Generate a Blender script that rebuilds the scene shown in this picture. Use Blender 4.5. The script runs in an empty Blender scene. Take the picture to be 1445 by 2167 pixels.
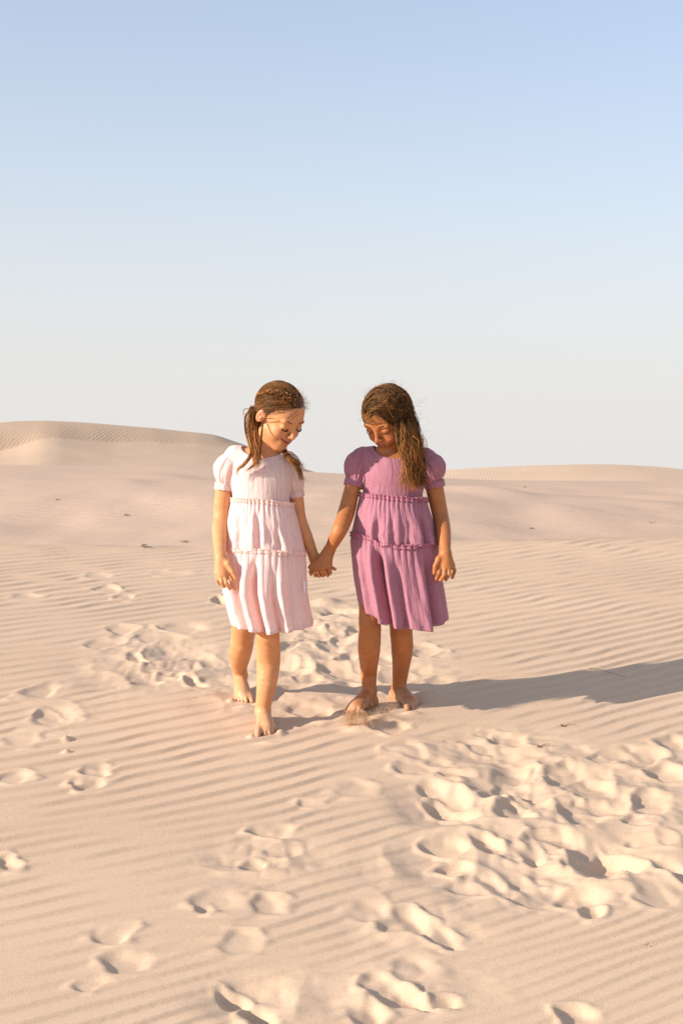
import bpy, math
import numpy as np
from mathutils import Matrix, Vector

rng = np.random.default_rng(7)
SC = bpy.context.scene
COL = SC.collection

# ------------------------------------------------------------------ camera
LENS, SENSOR = 45.0, 24.0
IW, IH = 1445.0, 2167.0
FPX = IW * LENS / SENSOR
ZC = 0.86
PITCH = math.atan((IH / 2 - 1000.0) / FPX)
cam_d = bpy.data.cameras.new('camera')
cam = bpy.data.objects.new('camera', cam_d)
COL.objects.link(cam)
cam.location = (0, 0, ZC)
cam.rotation_euler = (math.pi / 2 - PITCH, 0, 0)
cam_d.sensor_fit = 'HORIZONTAL'
cam_d.sensor_width = SENSOR
cam_d.lens = LENS
cam_d.clip_end = 4000
cam_d.dof.use_dof = True
cam_d.dof.focus_distance = 4.2
cam_d.dof.aperture_fstop = 16.0
SC.camera = cam

# ------------------------------------------------------------------ light
SUN_EL, SUN_AZ = math.radians(21.0), math.radians(24.0)     # light travels to +x and a little to +y
LDIR = Vector((math.cos(SUN_EL) * math.cos(SUN_AZ), math.cos(SUN_EL) * math.sin(SUN_AZ), -math.sin(SUN_EL)))
sun_d = bpy.data.lights.new('sun', 'SUN')
sun_d.energy = 3.45
sun_d.angle = math.radians(0.6)
sun_d.color = (1.0, 0.875, 0.74)
sun = bpy.data.objects.new('sun', sun_d)
COL.objects.link(sun)
sun.rotation_euler = LDIR.to_track_quat('-Z', 'Y').to_euler()

world = bpy.data.worlds.new('World')
SC.world = world
world.use_nodes = True
wn, wl = world.node_tree.nodes, world.node_tree.links
wn.clear()
w_out = wn.new('ShaderNodeOutputWorld')
w_bg = wn.new('ShaderNodeBackground')
w_sky = wn.new('ShaderNodeTexSky')
w_sky.sky_type = 'NISHITA'
w_sky.sun_disc = False
w_sky.sun_elevation = SUN_EL
to_sun = -LDIR
w_sky.sun_rotation = math.atan2(to_sun.x, to_sun.y)
w_sky.altitude = 0
w_sky.air_density = 1.0
w_sky.dust_density = 0.7
w_sky.ozone_density = 2.0
w_bg.inputs['Strength'].default_value = 0.123
# desert dust: the sky pales towards the horizon, the same all round
w_tc = wn.new('ShaderNodeTexCoord')
w_sep = wn.new('ShaderNodeSeparateXYZ')
wl.new(w_tc.outputs['Generated'], w_sep.inputs[0])
w_ramp = wn.new('ShaderNodeValToRGB')
wl.new(w_sep.outputs['Z'], w_ramp.inputs[0])
w_ramp.color_ramp.interpolation = 'B_SPLINE'
w_stops = [(0.0, 1.0), (0.05, 0.97), (0.10, 0.90), (0.15, 0.79), (0.20, 0.68), (0.26, 0.57), (0.32, 0.47), (0.40, 0.44), (0.60, 0.44)]
w_el = w_ramp.color_ramp.elements
while len(w_el) < len(w_stops): w_el.new(0.5)
for el, (p_, v_) in zip(w_el, w_stops):
    el.position = p_
    el.color = (v_, v_, v_, 1)
w_mix = wn.new('ShaderNodeMix')
w_mix.data_type = 'RGBA'
wl.new(w_ramp.outputs[0], w_mix.inputs[0])
w_hs = wn.new('ShaderNodeHueSaturation')
w_hs.inputs['Saturation'].default_value = 1.15
w_hs.inputs['Value'].default_value = 0.97
wl.new(w_sky.outputs[0], w_hs.inputs['Color'])
wl.new(w_hs.outputs[0], w_mix.inputs[6])
w_mix.inputs[7].default_value = (3.12, 3.02, 2.95, 1)
wl.new(w_mix.outputs[2], w_bg.inputs['Color'])
wl.new(w_bg.outputs[0], w_out.inputs['Surface'])

vs = SC.view_settings
SC.display_settings.display_device = 'sRGB'
vs.view_transform = 'Standard'
vs.look = 'None'
vs.exposure = 1.06
vs.gamma = 1.0
vs.use_curve_mapping = False

# ------------------------------------------------------------------ small helpers
CP, SP = math.cos(PITCH), math.sin(PITCH)


def W(px, py, Y):
    """world point seen at photograph pixel (px, py) at depth Y"""
    u, v = (px - IW / 2) / FPX, -(py - IH / 2) / FPX
    dx, dy, dz = u, CP + v * SP, -SP + v * CP
    s = Y / dy
    return np.array([dx * s, Y, ZC + dz * s])


def arr(*a):
    return np.array(a, dtype=float)


def smooth(e0, e1, x):
    t = np.clip((x - e0) / (e1 - e0), 0, 1)
    return t * t * (3 - 2 * t)


def _hash(ix, iy, seed):
    n = (ix.astype(np.int64) * 374761393 + iy.astype(np.int64) * 668265263 + seed * 1442695041) & 0x7fffffff
    n = ((n ^ (n >> 13)) * 1274126177) & 0x7fffffff
    n = (n ^ (n >> 16)) & 0xffff
    return n / 65535.0 * 2 - 1


def vnoise(x, y, seed=0):
    x, y = np.asarray(x, float), np.asarray(y, float)
    ix, iy = np.floor(x), np.floor(y)
    fx, fy = x - ix, y - iy
    u, v = fx * fx * fx * (fx * (fx * 6 - 15) + 10), fy * fy * fy * (fy * (fy * 6 - 15) + 10)
    a, b = _hash(ix, iy, seed), _hash(ix + 1, iy, seed)
    c, d = _hash(ix, iy + 1, seed), _hash(ix + 1, iy + 1, seed)
    return (a * (1 - u) + b * u) * (1 - v) + (c * (1 - u) + d * u) * v


def fbm(x, y, seed=0, octv=3):
    s, a = 0, 1.0
    for k in range(octv):
        s = s + a * vnoise(x * 2 ** k + 17.3 * k, y * 2 ** k - 9.1 * k, seed + k)
        a *= 0.5
    return s


def mesh_obj(name, verts, faces, mat=None, parent=None, smooth_shade=True, origin=None, colors=None, uv=None, tris=None):
    """verts (N,3) in world space; faces (M,3|4) array or list of arrays"""
    verts = np.asarray(verts, dtype=np.float32)
    if parent is not None:
        org = arr(*parent.matrix_world.translation) if parent.get('_org') is None else arr(*parent['_org'])
    else:
        org = arr(0, 0, 0) if origin is None else np.asarray(origin, float)
    v = verts - org.astype(np.float32)
    me = bpy.data.meshes.new(name)
    fl = faces if isinstance(faces, list) else [faces]
    fl = [np.asarray(f, dtype=np.int32) for f in fl if len(f)]
    nf = sum(len(f) for f in fl)
    nl = sum(f.size for f in fl)
    me.vertices.add(len(v))
    me.vertices.foreach_set('co', v.ravel())
    me.loops.add(nl)
    me.loops.foreach_set('vertex_index', np.concatenate([f.ravel() for f in fl]))
    me.polygons.add(nf)
    starts, tot = [], 0
    for f in fl:
        starts.append(np.arange(len(f), dtype=np.int32) * f.shape[1] + tot)
        tot += f.size
    me.polygons.foreach_set('loop_start', np.concatenate(starts))
    me.polygons.foreach_set('use_smooth', np.full(nf, smooth_shade, dtype=bool))
    me.update(calc_edges=True)
    me.validate()
    if colors is not None:
        at = me.attributes.new('tint', 'FLOAT_COLOR', 'POINT')
        c = np.ones((len(v), 4), dtype=np.float32)
        c[:, :3] = colors
        at.data.foreach_set('color', c.ravel())
    if uv is not None:
        ul = me.uv_layers.new(name='UVMap')
        li = np.concatenate([f.ravel() for f in fl])
        ul.data.foreach_set('uv', np.asarray(uv, dtype=np.float32)[li].ravel())
    if mat:
        me.materials.append(mat)
    ob = bpy.data.objects.new(name, me)
    COL.objects.link(ob)
    if parent is not None:
        ob.parent = parent
        ob['_org'] = [float(t) for t in org]
    else:
        ob.location = [float(t) for t in org]
        ob['_org'] = [float(t) for t in org]
    return ob


def tag(o, label=None, cat=None, group=None, kind=None):
    if label: o['label'] = label
    if cat: o['category'] = cat
    if group: o['group'] = group
    if kind: o['kind'] = kind
    return o


def grid_faces(nu, nv, close_u=False, off=0):
    """vertices indexed v*nu+u"""
    uu = np.arange(nu if close_u else nu - 1)
    vv = np.arange(nv - 1)
    U, V = np.meshgrid(uu, vv)
    U, V = U.ravel(), V.ravel()
    U2 = (U + 1) % nu
    return np.stack([V * nu + U, V * nu + U2, (V + 1) * nu + U2, (V + 1) * nu + U], 1) + off


def catmull(P, n):
    """smooth path through control points P (K,D) -> (n,D)"""
    P = np.asarray(P, float)
    K = len(P)
    Q = np.vstack([2 * P[0] - P[1], P, 2 * P[-1] - P[-2]])
    t = np.linspace(0, K - 1, n)
    i = np.minimum(t.astype(int), K - 2)
    f = (t - i)[:, None]
    p0, p1, p2, p3 = Q[i], Q[i + 1], Q[i + 2], Q[i + 3]
    return 0.5 * (2 * p1 + (p2 - p0) * f + (2 * p0 - 5 * p1 + 4 * p2 - p3) * f ** 2 + (3 * p1 - p0 - 3 * p2 + p3) * f ** 3)


def tubes(paths, rad, sides=3):
    """paths (N,M,3), rad (N,M) -> verts, faces(quads)"""
    N, M, _ = paths.shape
    T = np.gradient(paths, axis=1)
    T /= np.linalg.norm(T, axis=2, keepdims=True) + 1e-9
    ref = np.tile(arr(0.31, -0.77, 0.55), (N, M, 1))
    A = np.cross(T, ref)
    A /= np.linalg.norm(A, axis=2, keepdims=True) + 1e-9
    B = np.cross(T, A)
    ang = np.arange(sides) * 2 * math.pi / sides
    V = paths[:, :, None, :] + rad[:, :, None, None] * (np.cos(ang)[None, None, :, None] * A[:, :, None, :] + np.sin(ang)[None, None, :, None] * B[:, :, None, :])
    V = V.reshape(-1, 3)
    base = (np.arange(N) * M * sides)[:, None, None]
    m = (np.arange(M - 1) * sides)[None, :, None]
    s = np.arange(sides)[None, None, :]
    s2 = (s + 1) % sides
    F = np.stack([base + m + s, base + m + s2, base + m + sides + s2, base + m + sides + s], -1).reshape(-1, 4)
    return V, F


# ------------------------------------------------------------------ materials
def new_mat(name):
    m = bpy.data.materials.new(name)
    m.use_nodes = True
    nt = m.node_tree
    nt.nodes.clear()
    out = nt.nodes.new('ShaderNodeOutputMaterial')
    b = nt.nodes.new('ShaderNodeBsdfPrincipled')
    nt.links.new(b.outputs[0], out.inputs['Surface'])
    return m, nt, b, out


def node(nt, typ, **kw):
    n = nt.nodes.new(typ)
    for k, v in kw.items():
        if k in n.inputs: n.inputs[k].default_value = v
        else: setattr(n, k, v)
    return n


def mixc(nt, fac, a, b, blend='MIX'):
    n = nt.nodes.new('ShaderNodeMix')
    n.data_type = 'RGBA'
    n.blend_type = blend
    for sock, val in ((n.inputs[0], fac), (n.inputs[6], a), (n.inputs[7], b)):
        if hasattr(val, 'is_output') or isinstance(val, bpy.types.NodeSocket):
            nt.links.new(val, sock)
        elif isinstance(val, (int, float)):
            sock.default_value = val
        else:
            sock.default_value = (*val, 1)
    return n.outputs[2]


def ramp(nt, fac, stops):
    r = nt.nodes.new('ShaderNodeValToRGB')
    nt.links.new(fac, r.inputs[0])
    e = r.color_ramp.elements
    while len(e) < len(stops): e.new(0.5)
    for el, (p, c) in zip(e, stops):
        el.position = p
        el.color = (*c, 1) if len(c) == 3 else c
    return r.outputs[0]


SAND = (0.590, 0.430, 0.304)


def sand_material(name, ripple=None, far=False, tone=1.0, base=None):
    SAND = base or globals()['SAND']
    m, nt, b, out = new_mat(name)
    tc = node(nt, 'ShaderNodeTexCoord').outputs['Object']
    n1 = node(nt, 'ShaderNodeTexNoise', Scale=0.9 if not far else 0.12, Detail=4.0)
    nt.links.new(tc, n1.inputs['Vector'])
    n2 = node(nt, 'ShaderNodeTexNoise', Scale=420.0 if not far else 9.0, Detail=2.0)
    nt.links.new(tc, n2.inputs['Vector'])
    c1 = ramp(nt, n1.outputs[0], [(0.3, tuple(k * 0.94 * tone for k in SAND)), (0.7, tuple(min(1, k * 1.05 * tone) for k in SAND))])
    c2 = mixc(nt, 0.12 if far else 0.5, c1, ramp(nt, n2.outputs[0], [(0.32, (0.62, 0.58, 0.53)), (0.5, (1, 1, 1)), (0.75, (1.2, 1.2, 1.2))]), 'MULTIPLY')
    nt.links.new(c2, b.inputs['Base Color'])
    b.inputs['Roughness'].default_value = 0.9
    b.inputs['Specular IOR Level'].default_value = 0.15
    bp = node(nt, 'ShaderNodeBump', Strength=0.35 if not far else 0.12, Distance=0.0012 if not far else 0.02)
    nt.links.new(n2.outputs[0], bp.inputs['Height'])
    last = bp
    if not far:
        n3 = node(nt, 'ShaderNodeTexNoise', Scale=70.0, Detail=3.0)
        nt.links.new(tc, n3.inputs['Vector'])
        bp2 = node(nt, 'ShaderNodeBump', Strength=0.15, Distance=0.003)
        nt.links.new(n3.outputs[0], bp2.inputs['Height'])
        nt.links.new(bp.outputs[0], bp2.inputs['Normal'])
        last = bp2
    for (ang, wl_, dist, strength, nscale) in (ripple or []):
        mp = node(nt, 'ShaderNodeMapping')
        mp.inputs['Rotation'].default_value = (0, 0, math.radians(ang))
        nt.links.new(tc, mp.inputs['Vector'])
        wv = node(nt, 'ShaderNodeTexWave', Scale=1.0 / wl_ * (2 * math.pi / 20.0), Distortion=4.5, Detail=3.0)
        wv.inputs['Detail Scale'].default_value = nscale
        wv.bands_direction = 'X'
        nt.links.new(mp.outputs[0], wv.inputs['Vector'])
        msk = node(nt, 'ShaderNodeTexNoise', Scale=0.25, Detail=3.0)
        nt.links.new(tc, msk.inputs['Vector'])
        mr = ramp(nt, msk.outputs[0], [(0.34, (0.3, 0.3, 0.3)), (0.58, (1, 1, 1))])
        mm = node(nt, 'ShaderNodeMath', operation='MULTIPLY')
        nt.links.new(wv.outputs['Fac'], mm.inputs[0])
        nt.links.new(mr, mm.inputs[1])
        bw = node(nt, 'ShaderNodeBump', Strength=strength, Distance=dist)
        nt.links.new(mm.outputs[0], bw.inputs['Height'])
        nt.links.new(last.outputs[0], bw.inputs['Normal'])
        last = bw
    nt.links.new(last.outputs[0], b.inputs['Normal'])
    return m


def skin_material(name):
    m, nt, b, out = new_mat(name)
    at = node(nt, 'ShaderNodeAttribute', attribute_name='tint')
    tc = node(nt, 'ShaderNodeTexCoord').outputs['Object']
    n1 = node(nt, 'ShaderNodeTexNoise', Scale=38.0, Detail=4.0)
    nt.links.new(tc, n1.inputs['Vector'])
    c = mixc(nt, 0.5, at.outputs['Color'], ramp(nt, n1.outputs[0], [(0.3, (0.78, 0.70, 0.66)), (0.7, (1.10, 1.10, 1.10))]), 'MULTIPLY')
    nt.links.new(c, b.inputs['Base Color'])
    b.inputs['Roughness'].default_value = 0.5
    b.inputs['Specular IOR Level'].default_value = 0.35
    b.inputs['Subsurface Weight'].default_value = 0.07
    b.inputs['Subsurface Radius'].default_value = (1.0, 0.35, 0.2)
    b.inputs['Subsurface Scale'].default_value = 0.006
    n2 = node(nt, 'ShaderNodeTexNoise', Scale=260.0, Detail=2.0)
    nt.links.new(tc, n2.inputs['Vector'])
    bp = node(nt, 'ShaderNodeBump', Strength=0.12, Distance=0.001)
    nt.links.new(n2.outputs[0], bp.inputs['Height'])
    nt.links.new(bp.outputs[0], b.inputs['Normal'])
    return m


def cloth_material(name, col, trans, crinkle=1.0, tcol=None):
    m, nt, b, out = new_mat(name)
    uv = node(nt, 'ShaderNodeTexCoord').outputs['UV']
    mp = node(nt, 'ShaderNodeMapping')
    mp.inputs['Scale'].default_value = (150, 22, 1)
    nt.links.new(uv, mp.inputs['Vector'])
    n1 = node(nt, 'ShaderNodeTexNoise', Scale=1.0, Detail=3.0)
    nt.links.new(mp.outputs[0], n1.inputs['Vector'])
    mp2 = node(nt, 'ShaderNodeMapping')
    mp2.inputs['Scale'].default_value = (45, 200, 1)
    nt.links.new(uv, mp2.inputs['Vector'])
    n2 = node(nt, 'ShaderNodeTexNoise', Scale=1.0, Detail=2.0)
    nt.links.new(mp2.outputs[0], n2.inputs['Vector'])
    ad = node(nt, 'ShaderNodeMath', operation='MULTIPLY_ADD')
    nt.links.new(n2.outputs[0], ad.inputs[0])
    ad.inputs[1].default_value = 0.45
    nt.links.new(n1.outputs[0], ad.inputs[2])
    c = mixc(nt, 0.55, col, ramp(nt, ad.outputs[0], [(0.5, (0.80, 0.78, 0.80)), (0.95, (1.12, 1.12, 1.12))]), 'MULTIPLY')
    nt.links.new(c, b.inputs['Base Color'])
    b.inputs['Roughness'].default_value = 0.85
    b.inputs['Specular IOR Level'].default_value = 0.15
    b.inputs['Sheen Weight'].default_value = 0.15
    bp = node(nt, 'ShaderNodeBump', Strength=0.55 * crinkle, Distance=0.004)
    nt.links.new(ad.outputs[0], bp.inputs['Height'])
    nt.links.new(bp.outputs[0], b.inputs['Normal'])
    tr = node(nt, 'ShaderNodeBsdfTranslucent')
    nt.links.new(bp.outputs[0], tr.inputs['Normal'])
    if tcol: tr.inputs['Color'].default_value = (*tcol, 1)
    else: nt.links.new(c, tr.inputs['Color'])
    mx = node(nt, 'ShaderNodeMixShader')
    mx.inputs[0].default_value = trans
    nt.links.new(b.outputs[0], mx.inputs[1])
    nt.links.new(tr.outputs[0], mx.inputs[2])
    nt.links.new(mx.outputs[0], out.inputs['Surface'])
    return m


def hair_material(name):
    m, nt, b, out = new_mat(name)
    at = node(nt, 'ShaderNodeAttribute', attribute_name='tint')
    nt.links.new(at.outputs['Color'], b.inputs['Base Color'])
    b.inputs['Roughness'].default_value = 0.48
    b.inputs['Specular IOR Level'].default_value = 0.5
    b.inputs['Specular Tint'].default_value = (1.0, 0.8, 0.55, 1)
    tr = node(nt, 'ShaderNodeBsdfTranslucent')
    nt.links.new(at.outputs['Color'], tr.inputs['Color'])
    mx = node(nt, 'ShaderNodeMixShader')
    mx.inputs[0].default_value = 0.22
    nt.links.new(b.outputs[0], mx.inputs[1])
    nt.links.new(tr.outputs[0], mx.inputs[2])
    nt.links.new(mx.outputs[0], out.inputs['Surface'])
    return m


def plain_material(name, col, rough=0.7):
    m, nt, b, out = new_mat(name)
    tc = node(nt, 'ShaderNodeTexCoord').outputs['Object']
    n1 = node(nt, 'ShaderNodeTexNoise', Scale=90.0, Detail=2.0)
    nt.links.new(tc, n1.inputs['Vector'])
    c = mixc(nt, 0.5, col, ramp(nt, n1.outputs[0], [(0.3, (0.75, 0.75, 0.75)), (0.7, (1.15, 1.15, 1.15))]), 'MULTIPLY')
    nt.links.new(c, b.inputs['Base Color'])
    b.inputs['Roughness'].default_value = rough
    return m


# ------------------------------------------------------------------ terrain
Y0 = 4.25


def gbase(x, y):
    """the near dune without ripples or prints"""
    x, y = np.asarray(x, float), np.asarray(y, float)
    z = 0.115 * (y - Y0) - 0.25 * np.maximum(0, y - 7.8 - 0.06 * x) ** 2
    z = z + 0.02 * fbm(x * 0.35 + 3.1, y * 0.35, 5, 2) * smooth(0.2, 2.0, y)
    valley = -0.75
    k = 0.3
    h = np.clip(0.5 + 0.5 * (z - valley) / k, 0, 1)
    return valley * (1 - h) + z * h + k * h * (1 - h)


def ghit(px, py):
    lo, hi = 1.0, 8.0
    for _ in range(40):
        mid = 0.5 * (lo + hi)
        p = W(px, py, mid)
        if p[2] > gbase(p[0], mid): lo = mid
        else: hi = mid
    return W(px, py, lo)


RIP = math.radians(34)


def axis_var(segs):
    """[(start, end, step0, step1)] -> concatenated spacing"""
    out = []
    for a, b, h0, h1 in segs:
        n = max(2, int(round((b - a) / (0.5 * (h0 + h1)))))
        t = np.linspace(0, 1, n + 1)[:-1]
        r = h1 / h0
        s = t * (h0 + 0.5 * (h1 - h0) * t) / (h0 + 0.5 * (h1 - h0))
        out.append(a + (b - a) * s)
    out.append([segs[-1][1]])
    return np.concatenate(out)


def build_sand():
    xs = axis_var([(-7.0, -1.9, 0.12, 0.02), (-1.9, -1.2, 0.015, 0.007), (-1.2, -0.8, 0.0080, 0.0066), (-0.8, 0.8, 0.0064, 0.0064), (0.8, 1.2, 0.0066, 0.0080), (1.2, 1.9, 0.007, 0.015), (1.9, 7.0, 0.02, 0.12)])
    ys = axis_var([(0.3, 1.9, 0.05, 0.008), (1.9, 3.2, 0.0046, 0.0052), (3.2, 5.2, 0.0056, 0.0072), (5.2, 8.6, 0.0085, 0.014), (8.6, 9.2, 0.016, 0.04), (9.2, 13.0, 0.05, 0.15)])
    X, Y = np.meshgrid(xs, ys)
    Z0 = gbase(X, Y)
    # ripples: wavelength grows with distance, crests run diagonally
    yt = np.linspace(0.3, 13, 800)
    lam = np.interp(yt, [0.3, 2.3, 3.0, 3.7, 4.2, 6.0, 8.0, 13], [0.042, 0.048, 0.066, 0.086, 0.095, 0.116, 0.126, 0.13])
    ph = np.concatenate([[0], np.cumsum(np.diff(yt) / (0.5 * (lam[1:] + lam[:-1])))])
    wx = X + 0.05 * fbm(X * 1.3, Y * 1.3, 11, 2)
    lat = (Y - math.tan(RIP) * wx * 0.9)
    warp = 0.09 * fbm(X * 0.4, Y * 0.5, 21, 2) + 0.026 * fbm(X * 1.7, Y * 2.2, 23, 2) + 0.018 * vnoise(X * 5, Y * 6, 27)
    lam_here = np.interp(Y, yt, lam)
    phase = np.interp(Y, yt, ph) - math.tan(RIP) * wx * 0.9 / lam_here + warp / lam_here
    # keep the x-term stable where the wavelength changes
    phase = np.interp(np.clip(lat, 0.3, 13), yt, ph) + (lat < 0.3) * (lat - 0.3) / lam[0] + warp / 0.11 * np.interp(Y, [2, 4.5], [1.5, 1.0])
    s = phase - np.floor(phase)
    c0 = 0.12                                                  # short steep side towards the camera
    prof = np.where(s < c0, s / c0, np.clip(1 - (s - c0) / (1 - c0), 0, 1) ** 1.3)
    prof = prof - 0.5
    amp = np.interp(Y, [1, 2.3, 3.3, 4.1, 6.5, 9], [0.0055, 0.0085, 0.0105, 0.0108, 0.0125, 0.0120])
    amp = amp * (0.90 + 0.20 * fbm(X * 0.8 + 9, Y * 1.1, 31, 2))
    amp = np.clip(amp, 0.001, 0.02)
    calm = np.ones_like(X)
    for (px, py, rx, ry, k) in SMOOTH_SPOTS:
        p = ghit(px, py)
        d = ((X - p[0]) / rx) ** 2 + ((Y - p[1]) / ry) ** 2
        calm *= 1 - k * np.exp(-d)
    R = amp * prof * np.clip(calm, 0.06, 1)
    H = np.zeros_like(X)                                       # prints
    M = np.ones_like(X)                                        # ripple keep-mask
    for st in STAMPS:
        (cx, cy), L, Wd, ang, dep, rim, tilt = st
        rad = max(L, Wd) * 2.1
        i0, i1 = np.searchsorted(xs, [cx - rad, cx + rad])
        j0, j1 = np.searchsorted(ys, [cy - rad, cy + rad])
        if i1 <= i0 or j1 <= j0: continue
        sl = (slice(j0, j1), slice(i0, i1))
        x, y = X[sl] - cx, Y[sl] - cy
        ca, sa = math.cos(ang), math.sin(ang)
        wsc = min(L, Wd)
        sd = int(abs(cx * 977 + cy * 613)) % 97
        x = x + 0.42 * wsc * vnoise(X[sl] / wsc * 0.75 + sd, Y[sl] / wsc * 0.75, 43)
        y = y + 0.42 * wsc * vnoise(X[sl] / wsc * 0.75 - sd, Y[sl] / wsc * 0.75, 44)
        a, b = (x * ca + y * sa) / L, (-x * sa + y * ca) / Wd
        wob = 0.16 * vnoise(X[sl] * 14, Y[sl] * 14, 41) + 0.07 * vnoise(X[sl] * 38, Y[sl] * 38, 42)
        # sole outline: narrower at the heel
        wmod = 1.0 + 0.22 * a
        r = np.sqrt(a ** 2 + (b / wmod) ** 2) * (1 + wob)
        inside = 1 - smooth(0.50 + 0.2 * np.clip(-a, -1, 1), 1.06, r)
        floor_ = -dep * (0.80 + tilt[0] * a + tilt[1] * b) * (1 - 0.35 * np.clip(r, 0, 1) ** 2)
        ring = rim * np.exp(-((r - 1.18) / 0.22) ** 2) * (0.55 + 0.45 * np.clip(a * tilt[2] + 0.7 * wob * 4, -1, 1))
        keep = smooth(0.9, 1.75, r)
        H[sl] = H[sl] * (1 - inside * 0.92) + floor_ * inside + ring
        M[sl] = np.minimum(M[sl], 0.05 + 0.95 * keep)
    # soft heaps and lee edges inside the trampled zones
    T = np.zeros_like(X)
    for (px, py, rx, ry) in TRAMPLED:
        p = ghit(px, py)
        T = np.maximum(T, np.exp(-(((X - p[0]) / rx) ** 2 + ((Y - p[1]) / ry) ** 2) ** 1.5))
    rough = 0.006 * fbm(X * 6.5, Y * 5, 51, 3) - 0.027 * np.abs(fbm(X * 4.4, Y * 4.0, 55, 2)) + 0.004 * np.abs(vnoise(X * 28, Y * 24, 58))
    Z = Z0 + R * M * (1 - 0.9 * np.clip(T * 1.3, 0, 1)) + H + T * rough
    for (px, py, rx, ry, h) in MOUNDS:
        p = ghit(px, py)
        Z += h * np.exp(-(((X - p[0]) / rx) ** 2 + ((Y - p[1]) / ry) ** 2) ** 1.4)
    nu, nv = len(xs), len(ys)
    V = np.stack([X.ravel(), Y.ravel(), Z.ravel()], 1)
    ob = mesh_obj('sand_ground', V, grid_faces(nu, nv), sand_material('near_sand'))
    tag(ob, 'pale rippled sand dune with trampled footprints under the children', None, None, 'structure')
    return ob, xs, ys, Z


SMOOTH_SPOTS = [(240, 1850, .12, .08, .5), (1050, 2040, .20, .10, .5), (1300, 2120, .18, .10, .5), (480, 1860, .08, .08, .5), (900, 2120, .2, .12, .5),
                (1150, 1720, .5, .5, .6), (750, 1500, .3, .18, .6), (330, 1420, .2, .3, .6), (1150, 1560, .25, .2, .5), (100, 1330, .25, .2, .3), (600, 1700, .2, .2, .1)]
TRAMPLED = [(330, 1400, .26, .38), (560, 1420, .28, .5), (700, 1340, .30, .5), (800, 1440, .26, .26), (1080, 1590, .28, .2), (1180, 1700, .42, .34), (960, 1700, .17, .22),
            (1130, 1830, .36, .24), (1340, 1640, .26, .22), (1330, 1800, .25, .26), (880, 1960, .14, .1), (560, 1820, .16, .14), (820, 2090, .22, .09), (560, 2110, .12, .08)]
MOUNDS = [(905, 1475, .07, .05, .022), (300, 1412, .09, .09, .012), (140, 1566, .012, .012, .010), (140, 1591, .012, .012, .012), (870, 1585, .07, .05, .016), (690, 1275, .06, .08, .02), (752, 1543, .045, .03, .012), (800, 1520, .05, .04, .010), (532, 1560, .012, .022, .010), (593, 1552, .014, .022, .010), (562, 1572, .030, .010, .007), (489, 1482, .014, .022, .010), (544, 1488, .012, .022, .008), (515, 1495, .030, .010, .006), (868, 1512, .035, .014, .010)]


def stamp(px, py, Lpx, Wpx, ang, dep, rim=None, tilt=None):
    p = ghit(px, py)
    m = p[1] / FPX
    # the vertical size in pixels is foreshortened; convert to metres on the ground
    fore = max(0.12, math.sin(math.atan((py - 1000) / FPX) + math.atan(0.115)))
    return ((p[0], p[1]), Lpx * m, Wpx * m / fore, ang, dep, dep * 0.24 if rim is None else rim, tilt or (0.2, 0.1, 1))


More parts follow.
